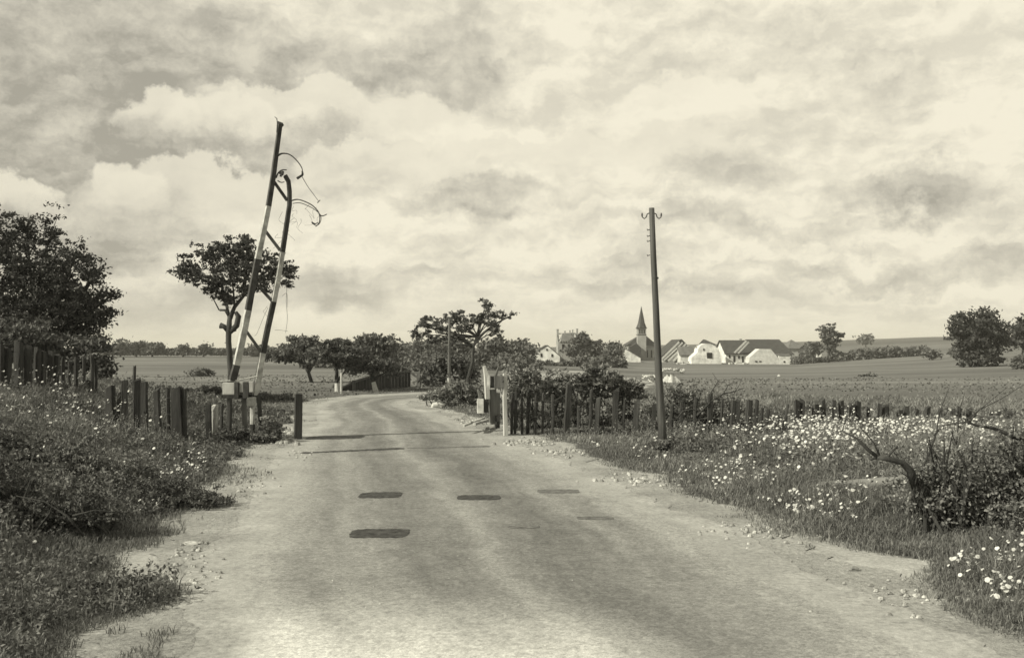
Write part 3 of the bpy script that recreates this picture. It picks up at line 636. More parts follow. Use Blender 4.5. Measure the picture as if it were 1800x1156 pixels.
    for a, b, c, d in ((398, 679, 407, 677), (401, 677, 405, 680), (402.5, 681, 402, 691)): m2.tube([P(a, b, Y - .33), P(c, d, Y - .33)], .012, n=4)
    m3 = m2.build('painted_mark', M['paintd'], plate); m3.location = (0, 0, 0)
    bx_('counterweight', 412.5, 421, 671, 700, .20, 'paintd'); bx_('counterweight', 428.5, 438, 671, 700, .20, 'paintd'); bx_('weight_plate', 422, 428, 671, 689, .12, 'palewood'); bx_('weight_plate', 438.5, 446, 670, 689, .12, 'palewood', Yo=-.02)
    mb = MB(); mb.tube([P(386, 670, Y - .1), P(420, 668, Y - .05), P(453, 661, Y)], .016, n=5); mb.build('cross_bar', M['palewood'], root)
    bx_('underframe', 391, 443, 693.5, 699, .16, 'oldwood', Yo=.1)
    mb = MB(); mb.tube([P(404, 698, Y), P(404, 722, Y), (wx(403, Y), Y, -.1)], .055, n=4, yaw=.3); mb.build('support_leg', M['oldwood'], root, bevel=.006)
    mb = MB(); mb.tube([P(429, 700, Y + .15), (wx(429, Y), Y + .15, -.1)], .05, n=4, yaw=.3); mb.build('support_leg', M['greywood'], root, bevel=.006)
    bx_('hinge_head', 436, 450, 698, 713, .14, 'paintw', Yo=-.05)
    mb = MB(); mb.tube([P(444, 712, Y), P(444, 745, Y)], [.05, .045], n=6); mb.build('pivot_post', M['paintw'], root)
    mb = MB(); mb.tube([P(444, 745, Y), (wx(444, Y), Y, -.15)], [.062, .07], n=6); mb.build('pivot_post_foot', M['paintd'], root)
    mb = MB(); mb.tube([P(452, 690, Y + .1), P(456, 705, Y + .1), P(458, 740, Y + .1), (wx(459, Y), Y + .1, -.1)], [.05, .045, .04, .04], n=4, yaw=.3); mb.build('support_leg', M['oldwood'], root)
barrier()
# white stump beside it and broken board
def small_stump(name, px, yt, w, Y, mat, label, cat='stump'):
    mb, top = post_mb(px, px + .5, yt, Y, w * Y / F); tag(mb.build(name, M[mat], bevel=.01), label, cat)
small_stump('white_stump', 378, 710, 9, 20.75, 'stone', 'whitewashed stone stump between the dark stakes at left')
small_stump('cut_stump', 1006, 756, 12, 23.0, 'greywood', 'sawn-off low stump in the grass right of the signboard')
small_stump('field_stake', 553, 692, 4, 40, 'oldwood', 'tiny dark stake at the far left road edge by the bend', 'stake')
mb = MB(); p = P(470, 733, 21.2); mb.box(p, (.26, .2, .05), Matrix.Rotation(-.15, 3, 'Y'), jit=.012); mb.box(p - Vector((0, -.05, .09)), (.16, .16, .14), jit=.02); mb.box(p + Vector((.14, .05, -.33)), (.24, .25, .4), Matrix.Rotation(.25, 3, 'Y'), mi=1, jit=.03)
mb.box(p + Vector((-.02, .05, -.35)), (.12, .2, .5), mi=1, jit=.02)
tag(mb.build('concrete_block', [M['palewood'], M['oldwood']], bevel=.01), 'dark broken foundation block capped by a pale slab, right of the barrier foot', 'block')

# ------------------------------------------------------------------ right-hand barrier stand with board
def signstand():
    Y = 22.2; root = empty('signboard_stand', (wx(870, Y), Y, 0), 'ruined barrier stand with a pale board between two posts at the right road edge', 'signboard')
    def bar(name, pts, r, mat, n=4, Yo=0, bands=None, yaw=.3, wob=.03):
        mb = MB(); mb.tube([P(a, b, Y + Yo) for a, b in pts], r, n=n, yaw=yaw, wob=wob, bands=bands); return mb.build(name, M[mat] if isinstance(mat, str) else [M[q] for q in mat], root, bevel=.004)
    bar('post', [(888, 656), (887, 700), (889, 766)], [.042, .042, .045], 'palewood')
    bar('post', [(866, 676), (867, 745)], .07, 'greywood', Yo=.1)
    bar('post', [(874, 690), (874, 752)], .05, 'oldwood', Yo=.25)
    def bx_(name, px0, px1, y0, y1, dep, mat, Yo=0.0, yaw=.1):
        p, q = P(px0, y0, Y + Yo), P(px1, y1, Y + Yo); mb = MB()
        mb.box(((p.x + q.x) / 2, Y + Yo, (p.z + q.z) / 2), (q.x - p.x, dep, p.z - q.z), Matrix.Rotation(yaw, 3, 'Z'), jit=.005); return mb.build(name, M[mat], root, bevel=.006)
    b = bx_('board', 869, 886, 660, 682, .035, 'greywood', Yo=-.06); bx_('side_board', 856, 861.5, 660, 682, .06, 'paintw', Yo=-.04); bx_('dark_slot', 862, 868.5, 661, 681, .05, 'paintd', Yo=0)
    mb = MB(); mb.tube([P(883, 669, Y - .1), P(883.5, 669.5, Y - .07)], .02, n=8); mb.build('bolt', M['iron'], root)
    bar('splintered_plank', [(857, 701), (855, 660), (851, 643)], [.05, .05, .03], 'palewood', Yo=-.02); bar('splintered_plank', [(871, 662), (874, 652), (877, 643)], [.025, .022, .012], 'greywood', Yo=.05)
    bx_('shelf', 856, 870, 681.5, 684, .12, 'palewood'); bx_('lower_block', 839, 850, 701, 726, .14, 'paintw', Yo=-.1); bx_('lower_block', 850.5, 858, 702, 724, .12, 'oldwood')
    bar('splintered_plank', [(846, 702), (843, 692), (840, 684)], [.04, .03, .015], 'greywood'); bx_('foot_plate', 870, 879, 690, 730, .05, 'greywood', Yo=.1); bx_('foot_block', 870, 878, 730, 740, .15, 'oldwood', Yo=.05)
signstand()
mb = MB()
for a, b, c, d, r in ((815, 748, 852, 734, .022), (834, 745, 858, 738, .03), (826, 741, 848, 743, .02)): mb.tube([P(a, b, 22.6 if b > 740 else 23.2) * 1, P(c, d, 24.5)], r, n=4)
for i, v in enumerate(mb.v): mb.v[i] = (v[0], v[1], max(v[2], .02))
tag(mb.build('plank_pile', M['palewood']), 'splintered pale planks lying below the signboard stand', 'planks')

# ------------------------------------------------------------------ poles
def telegraph():
    Y = 19.4; bx = wx(1163, Y); root = empty('telegraph_pole', (bx, Y, 0), 'tall bare wooden telegraph pole with two empty hooks, right of the road', 'pole')
    mb = MB(); pts = [(1166, 800), (1163, 740), (1160, 700), (1157, 640), (1153, 540), (1149, 450), (1146, 365)]; r = [7.5, 7.3, 7.0, 6.4, 5.7, 5.1, 4.7]
    mb.tube([P(a, b, Y) for a, b in pts], [q * Y / F for q in r], n=14, wob=.025); s = mb.build('shaft', M['pole'], root, smooth=True)
    for sx in (-1, 1):
        mb = MB(); pp = [P(1146 + sx * a, b, Y) for a, b in ((4, 374), (8, 376), (9.5, 381), (13, 384), (16.5, 381), (17, 377))]
        mb.tube(pp, .011, n=6); mb.build('hook', M['iron'], root)
        mb = MB(); mb.tube([P(1146 + sx * 16.8, 379, Y), P(1146 + sx * 17, 374, Y)], [.018, .012], n=8); mb.build('insulator_pin', M['iron'], root)
    for b in (403, 414, 423, 448):
        mb = MB(); mb.tube([P(1143, b, Y), P(1138.5, b + 1.5, Y), P(1138, b - 1, Y)], .010, n=5); mb.build('step_bolt', M['iron'], root)
    mb = MB(); mb.tube([P(1152, 487, Y - .0), P(1152, 490, Y)], [.067, .067], n=14); mb.build('iron_band', M['iron'], root)
telegraph()
def small_pole():
    Y = 47; root = empty('distant_pole', (wx(790, Y), Y, 0), 'thin short pole with a pale foot before the sparse tree by the bend', 'pole')
    mb = MB(); mb.tube([P(790, 560, Y), P(790, 664, Y)], [.055, .085], n=8); mb.build('shaft', M['greywood'], root); mb = MB(); mb.tube([P(789.5, 664, Y), P(789, 684, Y)], [.09, .095], n=8); mb.build('painted_foot', M['palewood'], root)
    mb = MB(); mb.tube([P(785, 566, Y), P(795, 566, Y)], .03, n=4); mb.build('crossbar', M['greywood'], root)
small_pole()
for px, yt, yb, r, lab in ((600, 655, 692, .05, 'slim pale stake beside the whitewashed orchard trunk'),):
    Y = 42; mb = MB(); mb.tube([P(px, yb, Y), P(px, yt, Y)], r, n=5, wob=.05); tag(mb.build('stake', M['palewood']), lab, 'stake')

# ------------------------------------------------------------------ boarded parapet at the bend
def parapet():
    root = empty('boarded_parapet', (wx(680, 47), 47, 0), 'dark boarded parapet with a pale top rail at the bend of the road', 'parapet')
    pts = [(600, 690, 682, 44.5), (622, 688, 672, 45), (650, 688, 663, 46), (676, 690, 657, 47), (682, 690, 655, 47.5), (700, 688, 654.5, 48.5), (722, 687, 654, 49.5)]
    mb = MB(); tp = MB()
    for (a, b, c, Y), (a2, b2, c2, Y2) in zip(pts[:-1], pts[1:]):
        n = max(2, int((a2 - a) / 5))
        for k in range(n):
            t0, t1 = k / n, (k + .93) / n
            q = [P(a + (a2 - a) * t, (c + (c2 - c) * t) + (random.uniform(-.6, .6)), Y + (Y2 - Y) * t) for t in (t0, t1)]; th = Vector((0, .05, 0))
            lo = [Vector((p.x, p.y, -.15)) for p in q]; mb.add([lo[0], lo[1], q[1], q[0], lo[0] + th, lo[1] + th, q[1] + th, q[0] + th], [(0, 1, 2, 3), (5, 4, 7, 6), (4, 0, 3, 7), (1, 5, 6, 2), (3, 2, 6, 7)])
        tp.tube([P(a, c - 1, Y - .03), P(a2, c2 - 1, Y2 - .03)], .045, n=4)
    mb.build('boarding', M['boards'], root); tp.build('top_rail', M['greywood'], root)
    for a, c, Y in ((622, 668, 44.9), (664, 656, 46.4), (735, 655, 50)):
        m = MB(); m.tube([P(a, c, Y), Vector((wx(a, Y), Y, -.1))], .07, n=4); m.build('post', M['greywood'], root)
parapet()
mb = MB(); Y = 50; mb.tube([P(722, 655, Y), P(735, 664, Y), P(755, 670, Y)], .06, n=5); mb.tube([P(738, 652, Y), P(737, 686, Y)], .08, n=5); mb.tube([P(725, 672, Y), P(760, 655, Y)], .045, n=5); mb.tube([P(752, 657, Y), P(750, 686, Y)], .06, n=5)
tag(mb.build('broken_gate', M['greywood']), 'collapsed pole gate of crossed bars right of the boarded parapet', 'gate')

# ------------------------------------------------------------------ trees and shrubs
def crown_points(blobs, Y, n, clump, rng, depth=1.0):
    """leaf centres gathered in clumps over the crown's blobs; blobs = (px, py, rx, ry[, weight])"""
    w = np.array([b[2] * b[3] * (b[4] if len(b) > 4 else 1) for b in blobs], float); w /= w.sum(); out = []
    for b, ww in zip(blobs, w):
        m = int(n * ww); rx, ry = b[2] * Y / F, b[3] * Y / F; c = P(b[0], b[1], Y)
        per = 26; k = max(3, m // per)
        d = rng.normal(size=(k, 3)); d /= np.linalg.norm(d, axis=1)[:, None]; rad = rng.random(k) ** .5 * (1 + .6 * rng.random(k) ** 3)
        cc = d * rad[:, None] * np.array([rx, rx * depth, ry]) + np.array(c)
        cs = clump * rng.uniform(.5, 1.35, k)
        q = np.repeat(cc, per, 0) + rng.normal(size=(k * per, 3)) * np.repeat(cs, per)[:, None] * np.array([.62, .62, .30])
        out.append(q)
    return np.concatenate(out)
def tree(name, label, cat, Y, trunk, blobs, n, leaf, clump, mat='leafB', bark='bark', limbs=True, group=None, foot=None, seed=1, depth=1.0, base_z=None, extra=(), twigs=0):
    """trunk: (px, py, r_px) from the foot up; limbs run from its top to each blob"""
    rng = np.random.default_rng(seed); rnd = random.Random(seed)
    x0 = wx(trunk[0][0], Y); z0 = hz(x0, Y) if base_z is None else base_z
    root = empty(name, (x0, Y, z0), label, cat, group); mb = MB()
    pts = [Vector((x0, Y, z0 - .1))] + [P(a, b, Y) for a, b, _ in trunk[1:]]; rad = [trunk[0][2] * Y / F * 1.2] + [c * Y / F for _, _, c in trunk[1:]]
    mb.tube(pts, rad, n=9, wob=.08)
    if limbs:
        for b in blobs:
            c = P(b[0], b[1], Y); i = rnd.choice([len(pts) - 1, len(pts) - 1, max(1, len(pts) - 2)]); s = pts[i]; mid = s.lerp(c, .5) + Vector((rnd.uniform(-1, 1), rnd.uniform(-1, 1), rnd.uniform(-.3, .6))) * (c - s).length * .12
            r = rad[i] * .7; mb.tube([s, s.lerp(mid, .5) + Vector((0, 0, .02)), mid, c], [r, r * .8, r * .55, r * .25], n=6, wob=.08)
            for k in range(4):
                d = Vector((rnd.uniform(-1, 1), rnd.uniform(-1, 1), rnd.uniform(-.6, 1))); e = c + Vector((d.x * b[2], d.y * b[2], d.z * b[3])) * Y / F * .8; q = mid.lerp(c, rnd.uniform(.2, .9)); mb.tube([q, q.lerp(e, .5) + Vector((0, 0, .05)), e], [r * .35, r * .22, r * .08], n=5)
    for pp, rr in extra: mb.tube([P(a, b, Y) for a, b in pp], [q * Y / F for q in rr], n=7, wob=.12)
    mb.build('trunk', M[bark], root, smooth=True)
    if foot: m2 = MB(); m2.tube([Vector((pts[0].x, pts[0].y - .01, z0 - .05)), P(foot[0], foot[1], Y - .01)], [rad[0] * 1.12, rad[1] * 1.12], n=9); m2.build('painted_trunk_foot', M['whitewash'], root)
    C = crown_points(blobs, Y, n, clump, rng, depth)
    V, N, L = leaf_quads(C, leaf * rng.uniform(.6, 1.3, len(C)), rng=rng); np_mesh('crown', V, N, L, M[mat], root)
    return root
tree('large_tree', 'big dark dense leafy tree at the left edge, above the palisade', 'tree', 33, [(70, 700, 9), (66, 640, 8), (62, 560, 6)],
     [(10, 430, 42, 52), (45, 400, 22, 42), (90, 405, 18, 40), (-40, 470, 70, 100), (40, 490, 80, 70, 1.3), (110, 500, 58, 70, 1.3), (60, 560, 90, 42, 1.4), (130, 560, 58, 40, 1.8), (-10, 570, 80, 60, 1.3), (160, 525, 40, 28), (195, 518, 26, 9), (170, 560, 28, 16, 1), (150, 595, 40, 14), (188, 545, 18, 8), (130, 450, 30, 26), (165, 480, 18, 20)], 40000, .058, .20, 'leafA', seed=3)
tree('under_bush', 'dark bush behind the palisade beneath the big left tree', 'bush', 27, [(60, 690, 3), (60, 640, 2)], [(20, 600, 60, 32), (80, 620, 50, 26), (130, 640, 38, 20), (175, 605, 16, 12), (150, 606, 16, 10), (-30, 600, 50, 40), (185, 660, 14, 22), (178, 640, 12, 10)], 12000, .07, .22, 'weed_dark', limbs=False, seed=4)
tree('pruned_tree', 'lone dark tree with a wide flat crown and lopped stubs behind the barrier', 'tree', 43, [(407, 694, 5.5), (406, 650, 5), (402, 600, 4.8), (402, 580, 5.2), (404, 555, 3.8)],
     [(335, 468, 24, 22), (350, 485, 36, 14), (375, 450, 38, 22, 1.2), (415, 440, 36, 26, 1.2), (435, 430, 14, 18), (455, 460, 42, 22), (490, 480, 30, 18), (505, 472, 18, 10), (420, 480, 50, 22, 1.2), (380, 500, 22, 22), (395, 520, 20, 18), (500, 497, 14, 10), (465, 500, 20, 14), (430, 505, 20, 16), (365, 515, 12, 7), (318, 475, 12, 10), (405, 530, 16, 10, .7)], 12500, .070, .17, 'leafA', seed=5, limbs=False,
     extra=[(((403, 584), (394, 574), (387, 572)), (4.5, 4, 5.5)), (((404, 584), (416, 572), (419, 556), (414, 548)), (4.5, 5, 5, 3)), (((406, 582), (415, 580)), (3, 2)), (((404, 558), (396, 545), (386, 545)), (3, 2.5, 2)), (((404, 560), (412, 540), (428, 520), (445, 500)), (4, 3.4, 2.8, 2)), (((403, 558), (398, 535), (390, 520)), (3, 2.5, 2)), (((403, 604), (395, 602)), (1.2, .6)), (((428, 520), (432, 490), (425, 455), (416, 430)), (2.6, 2, 1.4, .6)), (((445, 500), (470, 482), (500, 474)), (2, 1.5, .7)), (((445, 500), (455, 475), (458, 450)), (1.8, 1.2, .6)),
            (((390, 520), (372, 500), (345, 487), (325, 472)), (2, 1.7, 1.2, .6)), (((390, 520), (392, 490), (380, 460), (372, 446)), (2, 1.6, 1.1, .5)), (((412, 540), (410, 510), (405, 480), (400, 450)), (2, 1.6, 1.2, .6)), (((372, 500), (352, 498), (338, 500)), (1.1, .8, .4)), (((470, 482), (485, 495), (500, 500)), (1, .8, .4)), (((385, 545), (372, 520), (362, 514)), (1.2, .9, .5))])
tree('orchard_tree', 'small windswept orchard tree with a thin slanting trunk, left of the road bend', 'tree', 56, [(549, 674, 3.2), (543, 655, 2.8), (534, 640, 2.6)], [(515, 622, 30, 16), (540, 612, 26, 18), (555, 620, 24, 16), (525, 602, 20, 10), (545, 600, 12, 9), (495, 628, 18, 8), (480, 622, 26, 8)], 4200, .10, .24, seed=6, group='orchard trees at the bend')
tree('orchard_tree', 'orchard tree with a whitewashed trunk foot next to the slim pale stake', 'tree', 43.5, [(594, 692, 4), (592, 672, 3.6), (592, 650, 3)], [(575, 622, 26, 18), (600, 618, 30, 20), (612, 632, 18, 14), (585, 605, 20, 8), (606, 603, 12, 6)], 3600, .085, .22, seed=7, foot=(592.5, 673), group='orchard trees at the bend')
tree('orchard_tree', 'leaning orchard tree with a short whitewashed foot before the boarded parapet', 'tree', 44.0, [(661, 687, 4), (656, 668, 3.2), (651, 655, 2.6)], [(640, 646, 30, 12), (665, 640, 28, 14), (688, 648, 20, 12), (648, 632, 20, 8)], 2300, .085, .20, seed=8, foot=(656.5, 671), group='orchard trees at the bend')
tree('sparse_tree', 'sparse crooked tree with tufted leaves spreading both ways, right of the bend', 'tree', 48, [(822, 690, 3.8), (823, 665, 3.4), (831, 635, 3.1), (832, 608, 2.7), (840, 592, 2.2)],
     [(730, 586, 12, 8, .8), (745, 572, 14, 12, .7), (757, 590, 14, 8, .7), (775, 574, 14, 12, .8), (750, 560, 8, 8, .6), (790, 560, 12, 10, .8), (805, 555, 12, 10, .9), (815, 575, 16, 10, .8), (828, 563, 14, 10, .8), (855, 540, 10, 12, 1), (846, 560, 14, 12, .8), (862, 566, 14, 12, .8), (875, 552, 12, 6, .8), (893, 553, 12, 5, .8), (868, 583, 12, 8, .7), (800, 588, 14, 8, .6), (780, 596, 16, 7, .6), (765, 600, 14, 6, .6)], 5600, .070, .13, seed=9,
     extra=[(((831, 610), (812, 592), (790, 582), (765, 578), (745, 575)), (2.6, 2, 1.6, 1.2, .7)), (((836, 600), (850, 585), (872, 568), (898, 555)), (2.6, 2.2, 1.6, .7)), (((834, 605), (842, 575), (855, 545)), (2.2, 1.5, .8))])
tree('round_tree', 'dense rounded tree rising over the orchard behind the parapet', 'tree', 80, [(655, 668, 5), (655, 630, 4)], [(655, 612, 34, 22, 1.4), (640, 625, 26, 14), (675, 628, 26, 14), (655, 640, 40, 12)], 7000, .17, .42, 'leafB', seed=10)
tree('dark_shrub', 'very dark shrub beside the thin distant pole', 'bush', 50, [(785, 690, 3), (786, 670, 2)], [(780, 640, 20, 16, 1.5), (805, 642, 18, 18), (765, 660, 22, 14), (825, 655, 18, 18), (795, 668, 36, 14)], 6000, .10, .28, 'weed_dark', limbs=False, seed=11)
# wood behind the bend: individual crowns
GW = 'wood behind the bend'
wood = [(585, 640, 40, 22, 110, 'low grey-green tree low behind the orchard, leftmost of the wood'), (700, 625, 30, 22, 120, 'broad tree right of the dense rounded one'), (742, 618, 32, 26, 125, 'tall tree directly left of the thin distant pole'),
        (715, 645, 45, 16, 90, 'low bushy tree directly above the parapet'), (870, 618, 24, 26, 130, 'round-headed tree right of the sparse crooked tree'), (900, 625, 26, 20, 130, 'lower tree between two round-headed ones'), (916, 617, 14, 15, 140, 'round-headed tree left of the white gable'),
        (850, 640, 40, 18, 100, 'low spreading tree behind the signboard stand'), (910, 645, 46, 16, 95, 'low spreading tree left of the shrubs over the stakes'), (768, 628, 26, 26, 118, 'tree whose top shows through the sparse tree'), (800, 620, 30, 24, 122, 'tree behind the trunk of the sparse tree')]
for k, (px, py, rx, ry, Y, lab) in enumerate(wood):
    sc = Y / F; tree('woodland_tree', lab, 'tree', Y, [(px, py + 30, 3), (px, py + ry * .5, 2)], [(px, py, rx, ry, 1.3), (px - rx * .5, py + ry * .3, rx * .6, ry * .7), (px + rx * .5, py + ry * .35, rx * .6, ry * .7), (px + rx * .15, py + ry * .9, rx * .8, ry * .6), (px - rx * .2, py - ry * .35, rx * .5, ry * .6)], 3200, .0022 * Y, .0062 * Y, 'leafF', seed=20 + k, group=GW)
GL = 'far trees along the left field'
for k, (px, py, rx, ry, lab) in enumerate([(212, 611, 13, 10, 'leftmost rounded far tree above the left field'), (240, 611, 17, 8, 'middle rounded far tree above the left field'), (268, 611, 17, 9, 'third rounded far tree, its crown blown to the right'), (322, 611, 6, 8, 'thin wispy tree rising from the far hedge'), (358, 612, 5, 7, 'second thin wispy tree in the far hedge'), (185, 616, 12, 8, 'far bush at the foot of the big left tree')]):
    Y = 260; tree('far_tree', lab, 'tree', Y, [(px, py + 12, 1.5), (px, py + 2, 1)], [(px, py, rx, ry), (px + rx * .4, py - ry * .3, rx * .6, ry * .6), (px - rx * .5, py + ry * .4, rx * .6, ry * .6)], 1500 if rx > 8 else 260, .45, 1.0, 'leafF', seed=40 + k, group=GL)
def hedge(name, label, segs, Y, n, leaf, hgt=None, seed=1, mat='leafF', cat='hedge'):
    rng = np.random.default_rng(seed); C = []
    for px0, px1, yt, yb in segs:
        m = int(n * (px1 - px0) / sum(s[1] - s[0] for s in segs)); Yv = Y(px0) if callable(Y) else Y
        px = rng.uniform(px0, px1, m); env = .55 + .45 * fbm(px, px * 0, 14, seed, 3) * 1.7; t = rng.random(m); py = yb + (yt - yb) * t * np.clip(env, .3, 1.25)
        x = (px - CX) * Yv / F; y = Yv + rng.uniform(-1.6, 1.6, m) * leaf * 4; z = CH + (HY - py) * Yv / F; C.append(np.c_[x, y, z])
    C = np.concatenate(C); V, N, L = leaf_quads(C, leaf * rng.uniform(.6, 1.3, len(C)), rng=rng); o = np_mesh(name, V, N, L, M[mat]); return tag(o, label, cat)
hedge('far_hedge', 'low dark hedge line along the far edge of the left field', [(180, 520, 612, 623), (285, 400, 613, 622), (440, 560, 606, 632)], 262, 9000, .5, seed=2)
hedge('field_hedge', 'thick hedge running along the right-hand hillside field', [(1465, 1500, 618, 638), (1500, 1560, 613, 636), (1560, 1628, 608, 630)], 235, 6000, .45, seed=3)
hedge('village_hedge', 'dark hedge in front of the village left of the church', [(690, 925, 622, 650), (925, 1010, 634, 652), (1005, 1100, 628, 652)], 150, 12000, .32, seed=4)
hedge('wall_side_hedge', 'strip of dark garden hedge between the barns and the hillside hedge', [(1393, 1470, 628, 645), (1408, 1420, 618, 640)], 236, 2600, .4, seed=5)
tree('village_tree', 'dark conifer-like tree beside the gutted chimney house', 'tree', 190, [(1022, 650, 3), (1022, 610, 2)], [(1020, 606, 16, 16), (1026, 594, 7, 9), (1012, 618, 18, 12), (1030, 612, 14, 14)], 3000, .32, .7, 'leafF', seed=60)
tree('village_tree', 'small round tree between the chimney house and the church', 'tree', 190, [(1048, 640, 2), (1048, 612, 1.5)], [(1048, 607, 9, 8), (1045, 618, 14, 10), (1060, 624, 14, 8)], 1600, .3, .7, 'leafF', seed=61)
tree('village_tree', 'dark pointed bushy tree left of the white house below the church', 'tree', 185, [(1079, 645, 2.5), (1079, 620, 2)], [(1079, 614, 12, 12, 1.3), (1079, 626, 16, 14, 1.3), (1070, 634, 18, 10)], 2400, .3, .7, 'leafF', seed=62)
tree('tall_field_tree', 'two-topped loose tree standing right of the village barns', 'tree', 225, [(1455, 640, 2.5), (1457, 615, 2)], [(1450, 580, 9, 8), (1461, 577, 8, 7), (1447, 590, 9, 6), (1462, 588, 9, 7), (1455, 600, 9, 7), (1460, 612, 11, 9), (1476, 588, 7, 6), (1475, 598, 8, 4), (1466, 625, 16, 8)], 3200, .32, .55, 'leafF', seed=63)
tree('hillside_tree', 'large dark round-bottomed tree alone on the right-hand hillside', 'tree', 120, [(1720, 646, 7), (1718, 620, 5), (1715, 600, 4)], [(1690, 565, 16, 14), (1684, 575, 14, 10), (1700, 585, 26, 14), (1727, 558, 14, 12), (1722, 582, 34, 22, 1.3), (1745, 566, 12, 14), (1752, 590, 20, 18), (1712, 610, 26, 18, 1.3), (1735, 615, 24, 16), (1718, 632, 34, 12, 1.4), (1775, 575, 12, 6, .4)], 12000, .23, .55, 'leafA', seed=64)
tree('edge_tree', 'dark tree cut off by the right edge of the picture on the skyline', 'tree', 130, [(1800, 618, 4), (1800, 600, 3)], [(1800, 585, 20, 20, 1.3), (1790, 600, 18, 9), (1815, 580, 20, 26)], 4000, .25, .6, 'leafA', seed=65)
tree('young_tree', 'little isolated tree on the slope near the right edge', 'tree', 95, [(1785, 665, 1.6), (1786, 652, 1.2)], [(1787, 637, 9, 8), (1793, 645, 10, 8), (1800, 632, 10, 8)], 1200, .15, .35, 'leafF', seed=66)
for k, (px, py, rx, ry, Y, lab) in enumerate([(1524, 668, 11, 7, 75, 'low grey bush in the middle of the right field'), (1680, 619, 5, 3, 160, 'tiny bush left of the dark hillside tree'), (1522, 596, 4, 3.5, 500, 'tiny tree on the distant right skyline'), (350, 655, 20, 8, 70, 'low bush in the left field near the pruned tree'), (1638, 622, 4, 2.5, 180, 'smallest bush at the end of the hillside hedge'), (1430, 612, 8, 8, 230, 'bush beside the small dark cottage')]):
    tree('field_bush', lab, 'bush', Y, [(px, py + ry, .8), (px, py, .6)], [(px, py, rx, ry), (px + rx * .4, py + 1, rx * .7, ry * .8)], 700, .0020 * Y, .005 * Y, 'leafF', limbs=False, seed=70 + k)

# shrubs behind the right fence
GB = 'shrubs over the right-hand stakes'
def shrub(label, Y, blobs, n, leaf, clump, stems, seed, mat='weed', name='shrub', group=GB):
    px0 = blobs[0][0]; x0 = wx(px0, Y); z0 = float(GZ(np.array([x0]), np.array([Y]))[0]); root = empty(name, (x0, Y, z0), label, 'shrub', group); rng = np.random.default_rng(seed); rnd = random.Random(seed); mb = MB()
    for k in range(stems):
        b = blobs[k % len(blobs)]; e = P(b[0] + rnd.uniform(-1, 1) * b[2] * 1.1, b[1] - b[3] * rnd.uniform(-.2, 1.25), Y + rnd.uniform(-.4, .4)); s = Vector((wx(b[0] + rnd.uniform(-.3, .3) * b[2], Y), Y + rnd.uniform(-.3, .3), z0 - .05)); m = s.lerp(e, .55) + Vector((rnd.uniform(-.15, .15), 0, .08))
        mb.tube([s, m, e], [.022, .013, .004], n=5)
    mb.build('stem', M['bark'], root)
    C = crown_points(blobs, Y, n, clump, rng); C = C[C[:, 2] > z0 - .02]; V, N, L = leaf_quads(C, leaf * rng.uniform(.55, 1.35, len(C)), rng=rng); np_mesh('foliage', V, N, L, M[mat], root); return root
shrub('leafy shrub spilling over the stakes right behind the signboard stand', 24.2, [(925, 672, 34, 26), (905, 662, 20, 16), (900, 690, 28, 16), (945, 690, 30, 18), (935, 655, 20, 10), (915, 725, 36, 20, .5), (960, 730, 30, 18, .5)], 4600, .045, .12, 20, 101, 'shrub')
shrub('tallest dark shrub behind the stakes, left of the telegraph pole', 24.6, [(985, 686, 34, 24), (1010, 674, 26, 18), (970, 668, 22, 14), (1045, 672, 22, 36, 1.2), (1040, 650, 14, 16), (1060, 665, 22, 18), (1000, 725, 36, 20, .45), (1050, 728, 32, 22, .45)], 5600, .05, .13, 26, 102, 'shrub')
shrub('bright-topped shrub between the dark shrub and the telegraph pole', 25.0, [(1085, 672, 26, 18), (1105, 680, 22, 16), (1120, 690, 20, 12), (1070, 690, 26, 14), (1100, 722, 34, 20, .5)], 3600, .045, .11, 18, 103, 'shrub')
shrub('straggly shrub wrapped round the foot of the telegraph pole', 23.5, [(1185, 700, 36, 30), (1210, 712, 30, 26), (1150, 720, 26, 20), (1190, 740, 40, 20), (1235, 722, 26, 18), (1160, 738, 20, 8)], 4600, .042, .12, 30, 104, 'shrub')
shrub('thorny open shrub with bare twigs, left of the leaning stakes', 23.7, [(1262, 718, 28, 22), (1290, 705, 20, 14), (1240, 742, 34, 14), (1300, 735, 26, 14)], 2900, .04, .12, 30, 105, 'shrub')
shrub('low weeds heaped behind the signboard stand on the road side', 33, [(820, 690, 24, 16), (800, 688, 20, 14), (838, 700, 18, 14), (850, 712, 14, 10), (782, 690, 18, 9), (812, 706, 26, 8), (764, 694, 14, 7), (748, 697, 12, 5), (790, 706, 16, 6)], 9500, .05, .12, 12, 106, 'shrub')
shrub('low dark line of weeds behind the barrier, left of the far road edge', 36.5, [(450, 697, 30, 8), (480, 699, 26, 7), (415, 694, 26, 8), (385, 690, 26, 9), (505, 701, 16, 5), (350, 690, 22, 8)], 6000, .06, .14, 10, 107, 'weed_dark')
shrub('low tuft of weeds hiding the foot of the telegraph pole', 18.7, [(1162, 782, 20, 9), (1148, 790, 16, 7), (1180, 790, 18, 7)], 1500, .035, .09, 10, 108)
